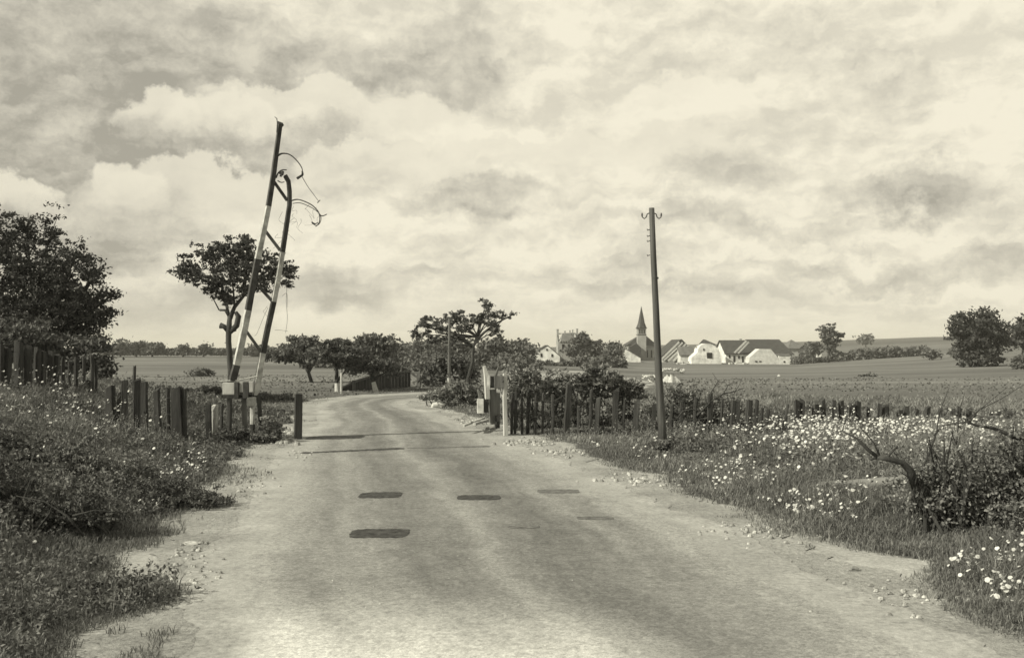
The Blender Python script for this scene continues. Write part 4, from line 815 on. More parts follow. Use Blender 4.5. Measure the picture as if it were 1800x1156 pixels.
# twiggy branches over the shrub
def twigs(name, label, Y, lines, cat='branch'):
    mb = MB()
    for pts, r0, r1 in lines:
        n = len(pts); mb.tube([P(a, b, Y + c) for a, b, c in pts], [r0 + (r1 - r0) * i / (n - 1) for i in range(n)], n=6, wob=.1)
    return tag(mb.build(name, M['bark'], smooth=True), label, cat)
rr = random.Random(12)
lines = [([(1225, 730, 0), (1250, 705, 0), (1270, 692, 0), (1290, 688, .1), (1306, 682, .2)], .02, .006), ([(1247, 716, 0), (1249, 690, 0), (1262, 670, .1), (1252, 655, .1)], .018, .004), ([(1270, 694, 0), (1280, 676, 0), (1300, 668, .1)], .010, .003), ([(1190, 735, 0), (1200, 722, 0), (1215, 719, 0), (1240, 722, 0)], .02, .008), ([(1150, 740, 0), (1190, 736, 0), (1240, 736, 0), (1262, 730, 0)], .012, .006), ([(1288, 694, 0), (1300, 675, 0), (1305, 663, 0)], .008, .003), ([(1246, 720, 0), (1240, 700, 0), (1236, 680, 0)], .012, .003)]
twigs('dead_branches', 'bare crooked twigs reaching up out of the thorny shrub near the leaning stakes', 21.2, lines)

# foreground bramble at right with bent bough
def bramble():
    Y = 10.5; root = shrub('big dark bramble at the right edge, with long bare canes', Y, [(1760, 850, 80, 70, 1.2), (1690, 830, 70, 60, 1.2), (1640, 870, 60, 46), (1800, 800, 70, 60), (1720, 900, 90, 40, 1.2), (1820, 900, 80, 60), (1670, 790, 40, 26, .6), (1620, 840, 26, 24, .6), (1850, 830, 80, 80)], 15500, .021, .13, 110, 120, 'shrub', name='bramble', group=None)
    mb = MB(); B = lambda pts, r0, r1: mb.tube([P(a, b, Y + c) for a, b, c in pts], [.75 * (r0 + (r1 - r0) * i / (len(pts) - 1)) for i in range(len(pts))], n=8, wob=.1)
    B([(1607, 850, -.2), (1600, 828, -.25), (1585, 812, -.3), (1560, 806, -.3), (1540, 803, -.3)], .058, .032); B([(1542, 803, -.3), (1525, 790, -.3), (1505, 770, -.3), (1478, 756, -.3)], .030, .010)
    B([(1556, 806, -.3), (1568, 792, -.3), (1577, 782, -.3)], .018, .007); B([(1545, 800, -.3), (1535, 778, -.3), (1520, 760, -.3), (1500, 738, -.25)], .014, .004); B([(1540, 803, -.3), (1530, 807, -.3), (1526, 806, -.3)], .02, .01)
    B([(1800, 775, 0), (1768, 762, 0), (1745, 752, 0), (1715, 747, 0), (1700, 742, 0), (1692, 733, 0)], .030, .012); B([(1690, 745, 0), (1720, 720, 0), (1760, 700, 0), (1800, 675, 0)], .010, .003)
    B([(1606, 850, 0), (1630, 800, 0), (1645, 760, 0), (1650, 725, 0), (1668, 680, 0)], .020, .004); B([(1640, 765, 0), (1655, 748, 0), (1690, 742, 0)], .012, .005); B([(1680, 780, 0), (1686, 720, 0), (1695, 690, 0)], .010, .003); B([(1700, 745, 0), (1718, 722, 0), (1770, 680, 0)], .009, .003)
    B([(1600, 835, 0), (1560, 780, 0), (1500, 720, 0)], .006, .002); B([(1480, 756, -.3), (1490, 720, -.3), (1510, 690, -.3)], .007, .002); B([(1800, 830, -.3), (1760, 800, -.3), (1700, 790, -.3)], .022, .008)
    mb.build('branch', M['bark'], root, smooth=True)
bramble()
mb = MB(); Y = 12.6
mb.tube([P(1440, 853, Y + .3), P(1480, 853, Y + .15), P(1530, 851, Y), P(1570, 848, Y - .1), P(1592, 842, Y - .2)], [.05, .075, .085, .085, .07], n=12, wob=.07); tag(mb.build('fallen_log', M['palewood'] if False else M['straw'], smooth=True), 'pale log lying in the flowers below the bent bough', 'log')
# left foreground bramble heaps
GLB = 'weed heaps on the left bank'
shrub('dark bramble heap at the lower left, with bare crossed canes', 10.4, [(40, 900, 90, 50), (120, 890, 60, 36), (180, 900, 40, 26), (-20, 850, 80, 60), (60, 960, 90, 30)], 26000, .020, .06, 34, 130, 'weed_dark', name='bramble', group=GLB)
shrub('tall leafy weeds on the left bank above the bramble heap', 13.2, [(40, 800, 90, 40), (130, 810, 80, 34), (220, 830, 60, 26), (-30, 780, 80, 50)], 24000, .022, .07, 30, 131, 'weed', name='bramble', group=GLB)
shrub('rounded weed clump at the left road edge, lower left', 8.0, [(240, 1040, 44, 26), (200, 1060, 50, 22), (280, 1060, 26, 14), (150, 1050, 60, 30)], 14000, .014, .04, 16, 132, 'weed', name='bramble', group=GLB)
shrub('dark low tuft reaching onto the left verge above the stones', 12.4, [(330, 872, 50, 12), (290, 860, 50, 18), (380, 878, 30, 7), (250, 880, 46, 20)], 12000, .018, .05, 14, 133, 'weed_dark', name='bramble', group=GLB)
shrub('grassy clump around the barrier foot', 20.6, [(476, 757, 18, 10), (455, 768, 18, 8), (412, 762, 24, 10), (484, 768, 12, 6), (470, 742, 12, 10, .6), (430, 770, 16, 7)], 2600, .035, .09, 14, 134, 'weed', name='bramble', group=GLB)
lines = [([(150, 940, 0), (120, 905, 0), (80, 880, 0), (30, 870, 0)], .014, .004), ([(190, 935, 0), (150, 900, 0), (130, 870, 0)], .013, .004), ([(130, 905, 0), (170, 895, 0), (215, 900, 0)], .010, .003), ([(60, 940, 0), (90, 900, 0), (105, 850, 0)], .010, .003)]
twigs('dead_branches', 'bare crossed canes lying on the dark bramble heap at the lower left', 9.7, lines)

# ------------------------------------------------------------------ ground cover: grass, weeds, flowers
def sector(n, r0, r1, a0, a1, rng, pw=1.0):
    t = rng.random(n); r = r0 * (r1 / r0) ** t; a = rng.uniform(a0, a1, n); return np.sin(a) * r, np.cos(a) * r, r
def cover():
    rng = np.random.default_rng(99); parts_g, parts_s, parts_w = [], [], []
    x, y, r = sector(1020000, 4.0, 40, -.86, .86, rng); e = verge_edge(x, y); tuf = fbm(x, y, .8, 88, 3); k = (e > 0) | ((e > -.55) & (tuf > .60)); e = np.where(e > 0, e, .06); x, y, r, e = x[k], y[k], r[k], e[k]
    z = GZ(x, y); cl = fbm(x, y, .9, 41); big = fbm(x, y, 3.2, 42)
    left = x < np.interp(y, RC[:1380:20, 1], RC[:1380:20, 0])
    bare = fbm(x, y, 1.3, 77)
    keep = rng.random(len(x)) < np.clip((e + .05) / .35, .0, 1) * np.where(bare < .36, .35, 1); x, y, r, e, z, cl, big, left = [q[keep] for q in (x, y, r, e, z, cl, big, left)]
    hmax = np.where(left, .08 + .30 * sstep(.4, 2.6, e), .06 + .15 * sstep(.2, 1.3, e) + .20 * sstep(1.6, 3.6, e))
    far = sstep(14, 19, y); hmax = hmax * (1 - .50 * far)
    h = hmax * np.clip(-.25 + 2.5 * cl, .25, 1.6) * rng.uniform(.5, 1.25, len(x)); wd = .0028 + .00055 * r
    straw = rng.random(len(x)) < np.where(left, .06 + .34 * sstep(.4, .62, big), .50 * sstep(.35, .60, big) + .12)
    for m, dst in ((~straw, parts_g), (straw, parts_s)): dst.append(blades(x[m], y[m], z[m], h[m], wd[m], rng.uniform(.2, 1.3, m.sum()), rng))
    # tall seeding stalks standing out of the sward
    tx, ty, tr = sector(20000, 4.5, 24, -.86, .86, rng); te = verge_edge(tx, ty); k = (te > .7) & (fbm(tx, ty, 1.8, 63) > .47); tx, ty, tr, te = tx[k], ty[k], tr[k], te[k]; tz = GZ(tx, ty); th_ = (.22 + .30 * sstep(.6, 2.6, te)) * rng.uniform(.7, 1.45, len(tx)) * (1 - .4 * sstep(14, 19, ty))
    parts_s.append(blades(tx, ty, tz, th_, .0022 + .0004 * tr, rng.uniform(.05, .5, len(tx)), rng))
    hx = tx[:, None] + rng.normal(size=(len(tx), 5)) * .018 + .08 * th_[:, None]; hy = ty[:, None] + rng.normal(size=(len(tx), 5)) * .018; hz_ = (tz + th_ * .92)[:, None] + rng.normal(size=(len(tx), 5)) * .025
    parts_s.append(leaf_quads(np.stack([hx, hy, hz_], -1).reshape(-1, 3), np.repeat(.006 + .0006 * tr, 5), asp=.5, rng=rng))
    # broad-leaved weeds: leaves along upright stems
    x, y, r = sector(41000, 4.2, 32, -.86, .86, rng); e = verge_edge(x, y); left = x < np.interp(y, RC[:1380:20, 1], RC[:1380:20, 0]); cl = fbm(x, y, 1.5, 51)
    k = (e > .25) & (rng.random(len(x)) < np.where(left, .95, .95 * sstep(1.0, 2.4, e)) * sstep(.30, .52, cl)); x, y, r, e, left, cl = [q[k] for q in (x, y, r, e, left, cl)]
    z = GZ(x, y); H = np.where(left, .22 + .42 * sstep(.4, 2.4, e), .15 + .38 * sstep(1.0, 3.2, e)) * rng.uniform(.5, 1.2, len(x)) * (1 - .55 * sstep(13, 18.5, y))
    m = 15; t = rng.random((len(x), m)); L_ = np.stack([x[:, None] + rng.normal(size=t.shape) * .055 * (1.2 - t), y[:, None] + rng.normal(size=t.shape) * .055 * (1.2 - t), z[:, None] + H[:, None] * (.1 + .9 * t)], -1).reshape(-1, 3)
    sz = np.repeat(.012 + .0011 * r, m) * rng.uniform(.6, 1.5, len(L_)); parts_w.append(leaf_quads(L_, sz, asp=.42, rng=rng))
    parts_w.append(blades(x, y, z, H, .005 + .0006 * r, rng.uniform(.0, .3, len(x)), rng))
    V, N, L = merge(parts_g); tag(np_mesh('grass', V, N, L, M['grass']), 'rough green grass covering both verges and the left bank', 'grass', kind='stuff')
    V, N, L = merge(parts_s); tag(np_mesh('dry_grass', V, N, L, M['straw']), 'pale dry grass stalks mixed into the verges', 'grass', kind='stuff')
    V, N, L = merge(parts_w); tag(np_mesh('weeds', V, N, L, M['weed']), 'leafy weeds growing thickly on the verges', 'weeds', kind='stuff')
    # coarse tufts out in the fields
    x, y, r = sector(16000, 26, 75, -.60, .60, rng); rdm = road_dist(x, y); k = (rdm > .8) & (fbm(x, y * 2, 8, 61) > .44); x, y, r = x[k], y[k], r[k]
    V, N, L = blades(x, y, GZ(x, y), rng.uniform(.04, .13, len(x)), .012 + .0016 * r, rng.uniform(.5, 1.4, len(x)), rng); tag(np_mesh('field_grass', V, N, L, M['grass']), 'tufted grass in the fields beyond the fences', 'grass', kind='stuff')
cover()
def flowers():
    rng = np.random.default_rng(5); heads = []
    def scatter(px, py, sx, sy, n, hgt=.40, rad=.02, near=.3):
        # drift of flowers around a place on the ground
        n = int(n * 1.05); a = rng.normal(px, sx, n); b = rng.normal(py, sy, n); b = np.clip(b, HY + 70, 1150)
        for p, q in zip(a, b):
            Y = (CH - .42) * F / (q - HY); X = (p - CX) * Y / F
            if Y > 26 or Y < 5.5: continue
            heads.append((X, Y, hgt, rad))
    # right meadow
    for px, py, sx, sy, n in ((1350, 850, 60, 12, 330), (1290, 835, 40, 12, 120), (1560, 890, 50, 10, 200), (1480, 885, 60, 14, 190), (1400, 870, 80, 10, 150), (1640, 915, 40, 9, 60), (1720, 925, 50, 7, 45), (1760, 950, 30, 14, 20),
                              (1500, 760, 120, 18, 420), (1620, 770, 100, 16, 260), (1420, 780, 60, 20, 200), (1350, 800, 60, 16, 150), (1560, 830, 50, 14, 90), (1420, 745, 40, 10, 160), (1285, 726, 10, 7, 26), (1250, 785, 60, 16, 50), (1330, 770, 30, 12, 60), (1690, 780, 60, 20, 90), (1290, 855, 40, 18, 50), (1750, 745, 60, 10, 70)):
        scatter(px, py, sx, sy, n)
    for px, py, sx, sy, n in ((1150, 780, 90, 20, 40), (1050, 760, 60, 10, 14), (1790, 1050, 20, 30, 8), (1760, 1000, 30, 30, 12)): scatter(px, py, sx, sy, n, .2)
    R = list(heads); heads.clear()
    for px, py, sx, sy, n in ((210, 735, 50, 16, 110), (100, 690, 70, 14, 90), (60, 720, 60, 20, 50), (330, 790, 30, 14, 60), (350, 770, 30, 10, 50), (180, 790, 90, 24, 60), (40, 660, 60, 10, 30), (260, 810, 60, 20, 36), (150, 870, 90, 40, 26), (120, 1000, 100, 50, 12), (330, 880, 40, 30, 14), (390, 770, 20, 8, 30)):
        n = int(n * 1.4); a = rng.normal(px, sx, n); b = rng.normal(py, sy, n)
        for p, q in zip(a, b):                       # walk the ray down onto the bank
            for Y in np.linspace(5.5, 24, 90):
                X = (p - CX) * Y / F; zz = CH + (HY - q) * Y / F
                if zz < hz(X, Y) + .48: heads.append((X, Y, .48, .02)); break
    allh = R + heads; A = np.array(allh); e = verge_edge(A[:, 0], A[:, 1]); dr = fbm(A[:, 0], A[:, 1], .55, 71, 3) + .25 * (fbm(A[:, 0], A[:, 1], 2.2, 72, 2) - .5); A = A[(e > .55) & (dr > .50)]; x, y = A[:, 0], A[:, 1]; z = GZ(x, y); n0 = len(x)
    ee = verge_edge(x, y); h = (.10 + (A[:, 2] - .06) * sstep(.5, 2.2, ee)) * rng.uniform(.75, 1.3, n0); rep = rng.integers(1, 4, n0); idx = np.repeat(np.arange(n0), rep); n = len(idx)
    cx = x[idx] + rng.normal(size=n) * .045; cy = y[idx] + rng.normal(size=n) * .045; cz = z[idx] + h[idx] + rng.normal(size=n) * .03; rad = (.006 + .015 * rng.random(n) ** 1.6) * (1 + .02 * y[idx])
    k = 8; th = np.linspace(0, 2 * np.pi, k, endpoint=False)
    nv = np.stack([-.40 + rng.normal(size=n) * .55, -.45 + rng.normal(size=n) * .55, np.ones(n)], 1); nv /= np.linalg.norm(nv, axis=1)[:, None]
    ua = np.cross(nv, np.array([0, 1.0, 0])); ua /= np.linalg.norm(ua, axis=1)[:, None]; ub = np.cross(nv, ua)
    cen = np.stack([cx, cy, cz], -1)
    ring = cen[:, None] + (ua[:, None] * np.cos(th)[None, :, None] + ub[:, None] * np.sin(th)[None, :, None]) * rad[:, None, None] - nv[:, None] * (.18 * rad[:, None] * (np.arange(k) % 2))[:, :, None]
    V = np.concatenate([ring, np.stack([cx, cy, cz + .002], -1)[:, None]], 1).reshape(-1, 3); b = np.arange(n)[:, None] * (k + 1)
    L = np.stack([b + np.arange(k), b + (np.arange(k) + 1) % k, np.broadcast_to(b + k, (n, k))], -1).ravel()
    tag(np_mesh('wildflowers', V, np.full(n * k, 3), L, M['petal']), 'white daisies scattered thickly over the right meadow and left bank', 'flowers', kind='stuff')
    V, N, L = blades(cx, cy, z[idx], cz - z[idx], np.full(n, .0028), np.zeros(n), rng); tag(np_mesh('flower_stalks', V, N, L, M['grass']), 'thin stalks carrying the white daisies', 'flowers', kind='stuff')
flowers()

# ------------------------------------------------------------------ village
def quad_slab(mb, a, b, c, d, th, mi=0):
    """a slab with corners a,b,c,d and thickness th along its normal"""
    a, b, c, d = map(Vector, (a, b, c, d)); n = (b - a).cross(d - a).normalized() * th
    mb.add([a, b, c, d, a + n, b + n, c + n, d + n], [(0, 3, 2, 1), (4, 5, 6, 7), (0, 1, 5, 4), (1, 2, 6, 5), (2, 3, 7, 6), (3, 0, 4, 7)], mi)
def house(label, px0, px1, yb, ye, yr, Y, depth, front='gable', wall='plaster', roof='roof', chim=(), wins=(), name='house', cat='house', yaw=0.0, over=.35, roof_on=True, hip=0.0, ridge_px=None, extra=None):
    """walls px0..px1, base row yb, eaves row ye, ridge row yr; gable: ridge runs away from us, side: ridge runs across"""
    x0, x1 = wx(px0, Y), wx(px1, Y); zb = min(wz(yb, Y), hz((x0 + x1) / 2, Y)) - .6; ze, zr = wz(ye, Y), wz(yr, Y); xc = (x0 + x1) / 2 if ridge_px is None else wx(ridge_px, Y)
    root = empty(name, ((x0 + x1) / 2, Y + depth / 2, zb), label, cat); mb = MB(); w0, w1, y0, y1 = x0, x1, Y, Y + depth
    if front == 'gable':
        f = [(w0, y0, zb), (w1, y0, zb), (w1, y0, ze), (xc, y0, zr), (w0, y0, ze)]; bk = [(x, y1, z) for x, _, z in f]
        mb.add(f + bk, [(0, 1, 2, 3, 4), (9, 8, 7, 6, 5), (1, 6, 7, 2), (5, 0, 4, 9)])
        w_ = mb.build('wall', M[wall], root)
        if roof_on:
            r = MB(); o = over
            sl = (zr - ze) / max(.1, xc - w0); sr = (zr - ze) / max(.1, w1 - xc)
            quad_slab(r, (w0 - o, y0 - o, ze - o * sl), (xc, y0 - o, zr + .02), (xc, y1 + o, zr + .02), (w0 - o, y1 + o, ze - o * sl), .16); quad_slab(r, (xc, y0 - o, zr + .02), (w1 + o, y0 - o, ze - o * sr), (w1 + o, y1 + o, ze - o * sr), (xc, y1 + o, zr + .02), .16)
            R_ = r.build('roof', M[roof], root)
    else:
        yc = (y0 + y1) / 2; hp = hip
        mb.add([(w0, y0, zb), (w1, y0, zb), (w1, y1, zb), (w0, y1, zb), (w0, y0, ze), (w1, y0, ze), (w1, y1, ze), (w0, y1, ze)] + ([(w0, yc, zr), (w1, yc, zr)] if not hp else []),
               [(0, 1, 5, 4), (2, 3, 7, 6)] + ([(1, 2, 6, 9, 5), (3, 0, 4, 8, 7)] if not hp else [(1, 2, 6, 5), (3, 0, 4, 7)]))
        w_ = mb.build('wall', M[wall], root)
        if roof_on:
            r = MB(); o = over; s = (zr - ze) / (depth / 2)
            quad_slab(r, (w0 - o, y0 - o, ze - o * s), (w1 + o, y0 - o, ze - o * s), (w1 + o - hp, yc, zr + .02), (w0 - o + hp, yc, zr + .02), .16); quad_slab(r, (w1 + o, y1 + o, ze - o * s), (w0 - o, y1 + o, ze - o * s), (w0 - o + hp, yc, zr + .02), (w1 + o - hp, yc, zr + .02), .16)
            if hp: quad_slab(r, (w1 + o, y0 - o, ze - o * s), (w1 + o, y1 + o, ze - o * s), (w1 + o - hp, yc, zr + .01), (w1 + o - hp, yc - .01, zr + .01), .1); quad_slab(r, (w0 - o, y1 + o, ze - o * s), (w0 - o, y0 - o, ze - o * s), (w0 - o + hp, yc - .01, zr + .01), (w0 - o + hp, yc, zr + .01), .1)
            R_ = r.build('roof', M[roof], root)
    for cp, ct, cb, cw in chim:
        m = MB(); p, q = P(cp, ct, Y), P(cp, cb, Y); m.box((p.x, Y + depth * .5, (p.z + q.z) / 2), (cw * Y / F, .7, p.z - q.z)); m.box((p.x, Y + depth * .5, p.z + .08), (cw * Y / F * 1.2, .85, .16)); c = m.build('chimney', M['plasterg'], root)
    for a, b, c, d, kind in wins:
        p, q = P(a, b, Y), P(c, d, Y); m = MB(); m.box(((p.x + q.x) / 2, Y - .03, (p.z + q.z) / 2), (q.x - p.x, .12, p.z - q.z)); m.build(kind, M['hole'], root)
    return root, (x0, x1, y0, y1, zb, ze, zr)
house('low white gabled house half hidden by hedges, leftmost of the village', 930, 984, 634, 626, 607.5, 205, 12, wins=((950, 621, 953, 627, 'window'), (960, 612.5, 962.5, 616, 'window'), (969, 622, 972, 627, 'window')), ridge_px=962, over=.1)
# gutted house with chimneys and bare rafters
r, (x0, x1, y0, y1, zb, ze, zr) = house('gutted house with bare rafters and several chimney stacks', 981, 1032, 640, 600, 586, 215, 9, front='side', wall='plasterg', roof_on=False, name='gutted_house', chim=((982, 579, 606, 3.6), (995, 582, 600, 2.2), (1004, 581, 598, 2), (1009, 580, 598, 2), (1017, 578, 600, 3), (1027, 582, 600, 2)), wins=((988, 605, 992, 612, 'window'), (998, 605, 1002, 612, 'window')))
for k in range(11):
    x = x0 + .4 + k * (x1 - x0 - .8) / 10; m = MB(); yc = (y0 + y1) / 2; m.tube([(x, y0 - .2, ze - .1), (x + .9, yc, zr)], .11, n=4); m.tube([(x + .9, yc, zr), (x, y1 + .2, ze - .1)], .11, n=4); m.build('rafter', M['palewood'], r)
m = MB(); m.tube([(x0, (y0 + y1) / 2, zr), (x1 - 2, (y0 + y1) / 2, zr + .1)], .13, n=4); m.build('ridge_beam', M['palewood'], r)
quad = MB(); quad_slab(quad, (x0 + .5, y0 - .25, ze), (x0 + 3.2, y0 - .25, ze), (x0 + 3.8, (y0 + y1) / 2, zr + .1), (x0 + 1.2, (y0 + y1) / 2, zr + .1), .08); quad.build('remaining_tiles', M['roof2'], r)
# church
def church():
    Y = 300; X = lambda p: wx(p, Y); Z = lambda p: wz(p, Y); root = empty('village_church', (X(1135), Y + 10, Z(650)), 'grey village church with a sharp dark spire', 'church')
    zb = Z(648); m = MB(); x0, x1 = X(1106), X(1151)
    m.add([(x0, Y, zb), (x1, Y, zb), (x1, Y + 12, zb), (x0, Y + 12, zb), (x0, Y, Z(606)), (x1, Y, Z(606)), (x1, Y + 12, Z(606)), (x0, Y + 12, Z(606))], [(0, 1, 5, 4), (1, 2, 6, 5), (2, 3, 7, 6), (3, 0, 4, 7), (4, 5, 6, 7)]); m.build('wall', M['plasterg'], root)
    m = MB(); yc = Y + 6; zr = Z(587); e = .5; ze = Z(607); hp0, hp1 = 4.6, 2.6
    quad_slab(m, (x0 - e, Y - e, ze), (x1 + e, Y - e, ze), (x1 - hp1, yc, zr), (x0 + hp0, yc, zr), .2); quad_slab(m, (x1 + e, Y + 12 + e, ze), (x0 - e, Y + 12 + e, ze), (x0 + hp0, yc, zr), (x1 - hp1, yc, zr), .2)
    quad_slab(m, (x1 + e, Y - e, ze), (x1 + e, Y + 12 + e, ze), (x1 - hp1, yc + .02, zr), (x1 - hp1, yc - .02, zr), .2); quad_slab(m, (x0 - e, Y + 12 + e, ze), (x0 - e, Y - e, ze), (x0 + hp0, yc - .02, zr), (x0 + hp0, yc + .02, zr), .2); m.build('roof', M['slate'], root)
    m = MB(); t0, t1 = X(1120), X(1135); tw = t1 - t0; ty = Y - 1.2; m.box(((t0 + t1) / 2, ty + tw / 2, (zb + Z(577)) / 2), (tw, tw, Z(577) - zb)); m.build('tower', M['plasterg'], root)
    for k, px in enumerate((1123.6, 1127.5, 1131.4)):
        m = MB(); m.box((X(px), ty - .02, Z(582.5)), (.36, .12, (590 - 580) * Y / F * .7)); m.build('belfry_opening', M['hole'], root)
    m = MB(); m.box(((t0 + t1) / 2, ty + tw / 2, Z(576.6)), (tw + .5, tw + .5, .25)); m.box(((t0 + t1) / 2, ty + tw / 2, Z(588)), (tw + .2, tw + .2, .2)); m.build('cornice', M['slate'], root)
    m = MB(); c = ((t0 + t1) / 2, ty + tw / 2); n = 8
    def ring(r, z): return [(c[0] + r * math.cos(math.pi / 8 + math.pi / 4 * k), c[1] + r * math.sin(math.pi / 8 + math.pi / 4 * k), z) for k in range(8)]
    R = ring(tw * .64, Z(576)) + ring(tw * .42, Z(568)) + ring(tw * .26, Z(556)) + ring(.03, Z(538)); m.add(R, [(i * 8 + k, i * 8 + (k + 1) % 8, (i + 1) * 8 + (k + 1) % 8, (i + 1) * 8 + k) for i in range(3) for k in range(8)] + [tuple(range(24, 32))]); s = m.build('spire', M['slate'], root)
    m = MB(); m.tube([(c[0], c[1], Z(538.5)), (c[0], c[1], Z(533))], .05, n=5); m.tube([(c[0] - .3, c[1], Z(535)), (c[0] + .3, c[1], Z(535))], .05, n=4); k = m.build('cross', M['iron'], s); k.location = (0, 0, 0); k.parent = s
    for v in k.data.vertices: v.co += Vector(s.location)
    for a, b, c2, d in ((1137, 615, 1139, 628), (1144, 615, 1146, 628), (1112, 612, 1114, 624)):
        p, q = P(a, b, Y), P(c2, d, Y); m = MB(); m.box(((p.x + q.x) / 2, Y - .03, (p.z + q.z) / 2), (q.x - p.x, .12, p.z - q.z)); m.build('window', M['hole'], root)
    m = MB(); m.add([(X(1104), Y - 4, zb), (X(1124), Y - 4, zb), (X(1124), Y - 4, Z(611)), (X(1116), Y - 4, Z(603)), (X(1104), Y - 4, Z(610)), (X(1104), Y - .1, zb), (X(1124), Y - .1, zb), (X(1124), Y - .1, Z(611)), (X(1116), Y - .1, Z(603)), (X(1104), Y - .1, Z(610))], [(0, 1, 2, 3, 4), (1, 6, 7, 2), (5, 0, 4, 9), (4, 3, 8, 9), (3, 2, 7, 8)]); m.build('chancel', M['slate'], root)
church()
house('bright white gabled cottage in front of the church', 1092, 1126, 641, 629, 612.5, 250, 10, over=.12, ridge_px=1098)
# barns with torn roofs
house('dark ruined barn with pale rafter stripes on its sloping roof', 1166, 1224, 640, 624, 597, 262, 14, front='gable', wall='plasterg', roof='roof', name='ruined_barn', cat='barn', ridge_px=1197, over=.8)
def stripes(label_parent, lines, Y, mat='palewood', r=.12, name='rafter'):
    for a, b, c, d in lines: m = MB(); m.tube([P(a, b, Y), P(c, d, Y)], r, n=4); m.build(name, M[mat], label_parent)
barn = [o for o in COL.objects if o.name.startswith('ruined_barn')][0]
stripes(barn, ((1162, 632, 1194, 601), (1167, 633, 1200, 602), (1174, 634, 1206, 604), (1183, 634, 1210, 607)), 260.6, r=.22)
house('squat pale house with a tiled roof left of the round gable', 1196, 1222, 636, 624, 610, 256, 8, front='side', wall='stonew', roof='roof2', over=.3)
# round-gabled ruin
def ruin(label, outline, Y, depth, mat, holes, name='ruined_house', extra_roof=None):
    x = wx(outline[0][0], Y); root = empty(name, (x, Y, wz(645, Y)), label, 'house'); m = MB(); n = len(outline); f = [P(a, b, Y) for a, b in outline]; b_ = [p + Vector((0, depth, 0)) for p in f]
    m.add(f + b_, [tuple(range(n)), tuple(range(2 * n - 1, n - 1, -1))] + [(i + n, (i + 1) % n + n, (i + 1) % n, i) for i in range(n)]); m.build('gable', M[mat], root)
    for h in holes:
        p, q = P(h[0], h[1], Y), P(h[2], h[3], Y); m = MB(); m.box(((p.x + q.x) / 2, Y - .03, (p.z + q.z) / 2), (q.x - p.x, .14, p.z - q.z), jit=.12 if h[2] - h[0] > 5 else .02); m.build('hole' if h[2] - h[0] > 5 else 'window', M['hole'], root)
    return root
rr_ = ruin('white house with a rounded broken gable and a black hole', [(1216, 650), (1268, 650), (1268, 628), (1264, 615), (1256, 607), (1248, 604), (1240, 603.5), (1232, 607), (1227, 613), (1226, 619), (1216, 628)], 246, 5, 'plaster', ((1242.5, 619.5, 1251, 629.5), (1236, 612, 1238, 616)))
m = MB(); Y = 249; quad_slab(m, P(1223, 612, Y), P(1258, 606, Y), P(1240, 598, Y + 5), P(1236, 597.5, Y + 5), .2); m.build('roof', M['roof'], rr_)
# the long farm at right
r, g = house('long dark-roofed farmhouse with patched white front', 1276, 1326, 646, 621.5, 598.5, 256, 14, front='side', wall='plaster', roof='roof', name='long_farmhouse', wins=((1281, 624, 1283.5, 629, 'window'), (1289, 625, 1292, 636, 'door'), (1297, 625, 1300, 630, 'window'), (1304, 626, 1307, 638, 'door'), (1311, 627, 1314, 632, 'window')), chim=((1313, 596, 600, 3),))
stripes(r, ((1291, 620, 1312, 599), (1297, 621, 1316, 601)), 255.3, r=.2)
r, g = house('large barn with a broad dark hipped roof behind the pale round gable', 1318, 1392, 646, 622, 597, 266, 18, front='side', wall='stonew', roof='roof', name='large_barn', cat='barn', hip=1.5, over=.5)
ruin('pale rubble gable with sloping shoulders in front of the large barn', [(1316, 650), (1369, 650), (1369, 630), (1355, 613.5), (1335, 613), (1317.5, 628)], 240, 4, 'stonew', ((1327, 634, 1331, 636), (1334, 634, 1338, 636)), 'ruined_gable')
house('small white shed with one dark window at the right end of the farm', 1368.8, 1390, 645, 625, 623.5, 240, 5, front='side', wall='plaster', roof='roof2', over=.1, name='shed', cat='shed', wins=((1377, 634, 1380, 637, 'window'),))
house('dull roof of a far farm behind the large barn', 1388, 1416, 640, 612, 597.5, 310, 14, front='side', wall='plasterg', roof='roof2', over=.5, hip=3)
house('small dark cottage with one white end, beside the tall field tree', 1424, 1436, 636, 612, 606, 250, 8, front='side', wall='boards', roof='roof', over=.2, name='cottage', cat='cottage')
house('tiny white outhouse touching the small dark cottage', 1436.2, 1444, 630, 615, 613, 249, 5, front='side', wall='plaster', roof='roof2', over=.05, name='outhouse', cat='outhouse')
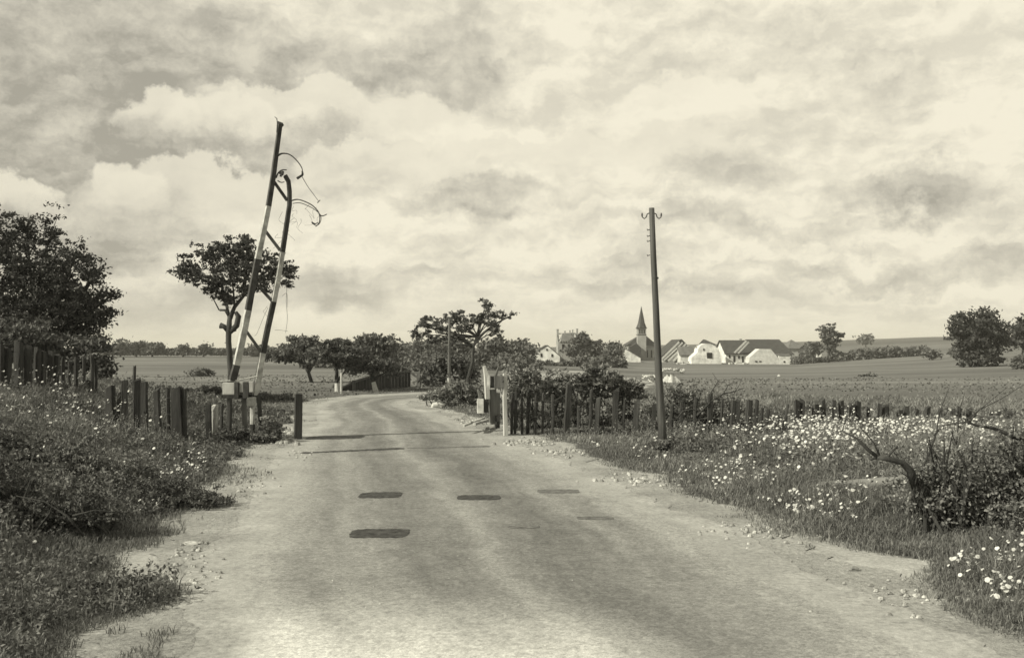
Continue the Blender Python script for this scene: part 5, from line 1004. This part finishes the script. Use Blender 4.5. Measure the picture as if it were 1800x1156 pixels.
m = MB(); p, q = P(1462, 619.5, 262), P(1512, 624, 262); m.box(((p.x + q.x) / 2, 262, (p.z + q.z) / 2 - 1), (q.x - p.x, .5, p.z - q.z + 2)); tag(m.build('field_wall', M['stonew']), 'long low pale wall behind the hillside hedge', 'wall')
m = MB(); p, q = P(1020, 640, 230), P(1400, 646, 230)
# debris heaps
def heap(label, px, py, rx, ry, Y, n, mat, name='rubble_heap', cat='heap'):
    m = MB(); rnd = random.Random(px)
    for k in range(n):
        a = max(-.85, min(.85, rnd.gauss(0, .45))); c = P(px + a * rx, py + ry * (rnd.random() * (a * a * .8 + .05)) , Y + rnd.uniform(-.4, .4)); s = Y / F * rnd.uniform(1.5, 4)
        m.box(c, (s * 1.3, s, s * .7), Matrix.Rotation(rnd.uniform(-.6, .6), 3, 'Y') @ Matrix.Rotation(rnd.uniform(0, 3), 3, 'Z'), jit=s * .15)
    c = P(px, py + ry, Y); c.z = hz(c.x, c.y); m.tube([c + Vector((0, 0, -.3)), c + Vector((0, 0, max(.15, (P(px, py, Y).z - c.z) * .62)))], [rx * Y / F * .9, rx * Y / F * .2], n=12, wob=.2)
    return tag(m.build(name, M[mat]), label, cat)
heap('pale heap of rubble in the field right behind the telegraph pole', 1178, 648, 28, 20, 60, 120, 'stone'); heap('smaller pale rubble heap left of the telegraph pole', 1142, 660, 14, 12, 58, 44, 'stone')
heap('small white stone heap alone in the field before the farm', 1369, 667, 7, 6, 85, 10, 'stone'); heap('white rubble at the foot of the round-gabled ruin', 1200, 637, 14, 4, 235, 14, 'stone'); heap('strip of white rubble in front of the long farmhouse', 1300, 638, 20, 4, 238, 20, 'stone')

# ------------------------------------------------------------------ air
def haze():
    m = bpy.data.materials.new('haze'); m.use_nodes = True; t = NT(m.node_tree); t.n.clear(); o = t.new('ShaderNodeOutputMaterial'); v = t.new('ShaderNodeVolumePrincipled'); v.inputs['Color'].default_value = (.98, .97, .90, 1); v.inputs['Density'].default_value = HAZE; t.l.new(v.outputs[0], o.inputs['Volume'])
    mb = MB(); mb.box((0, 2000, 20), (13000, 9000, 62)); ob = mb.build('haze', m); tag(ob, 'thin pale summer haze over the fields', 'haze', kind='stuff')
HAZE = .00030
if HAZE: haze()
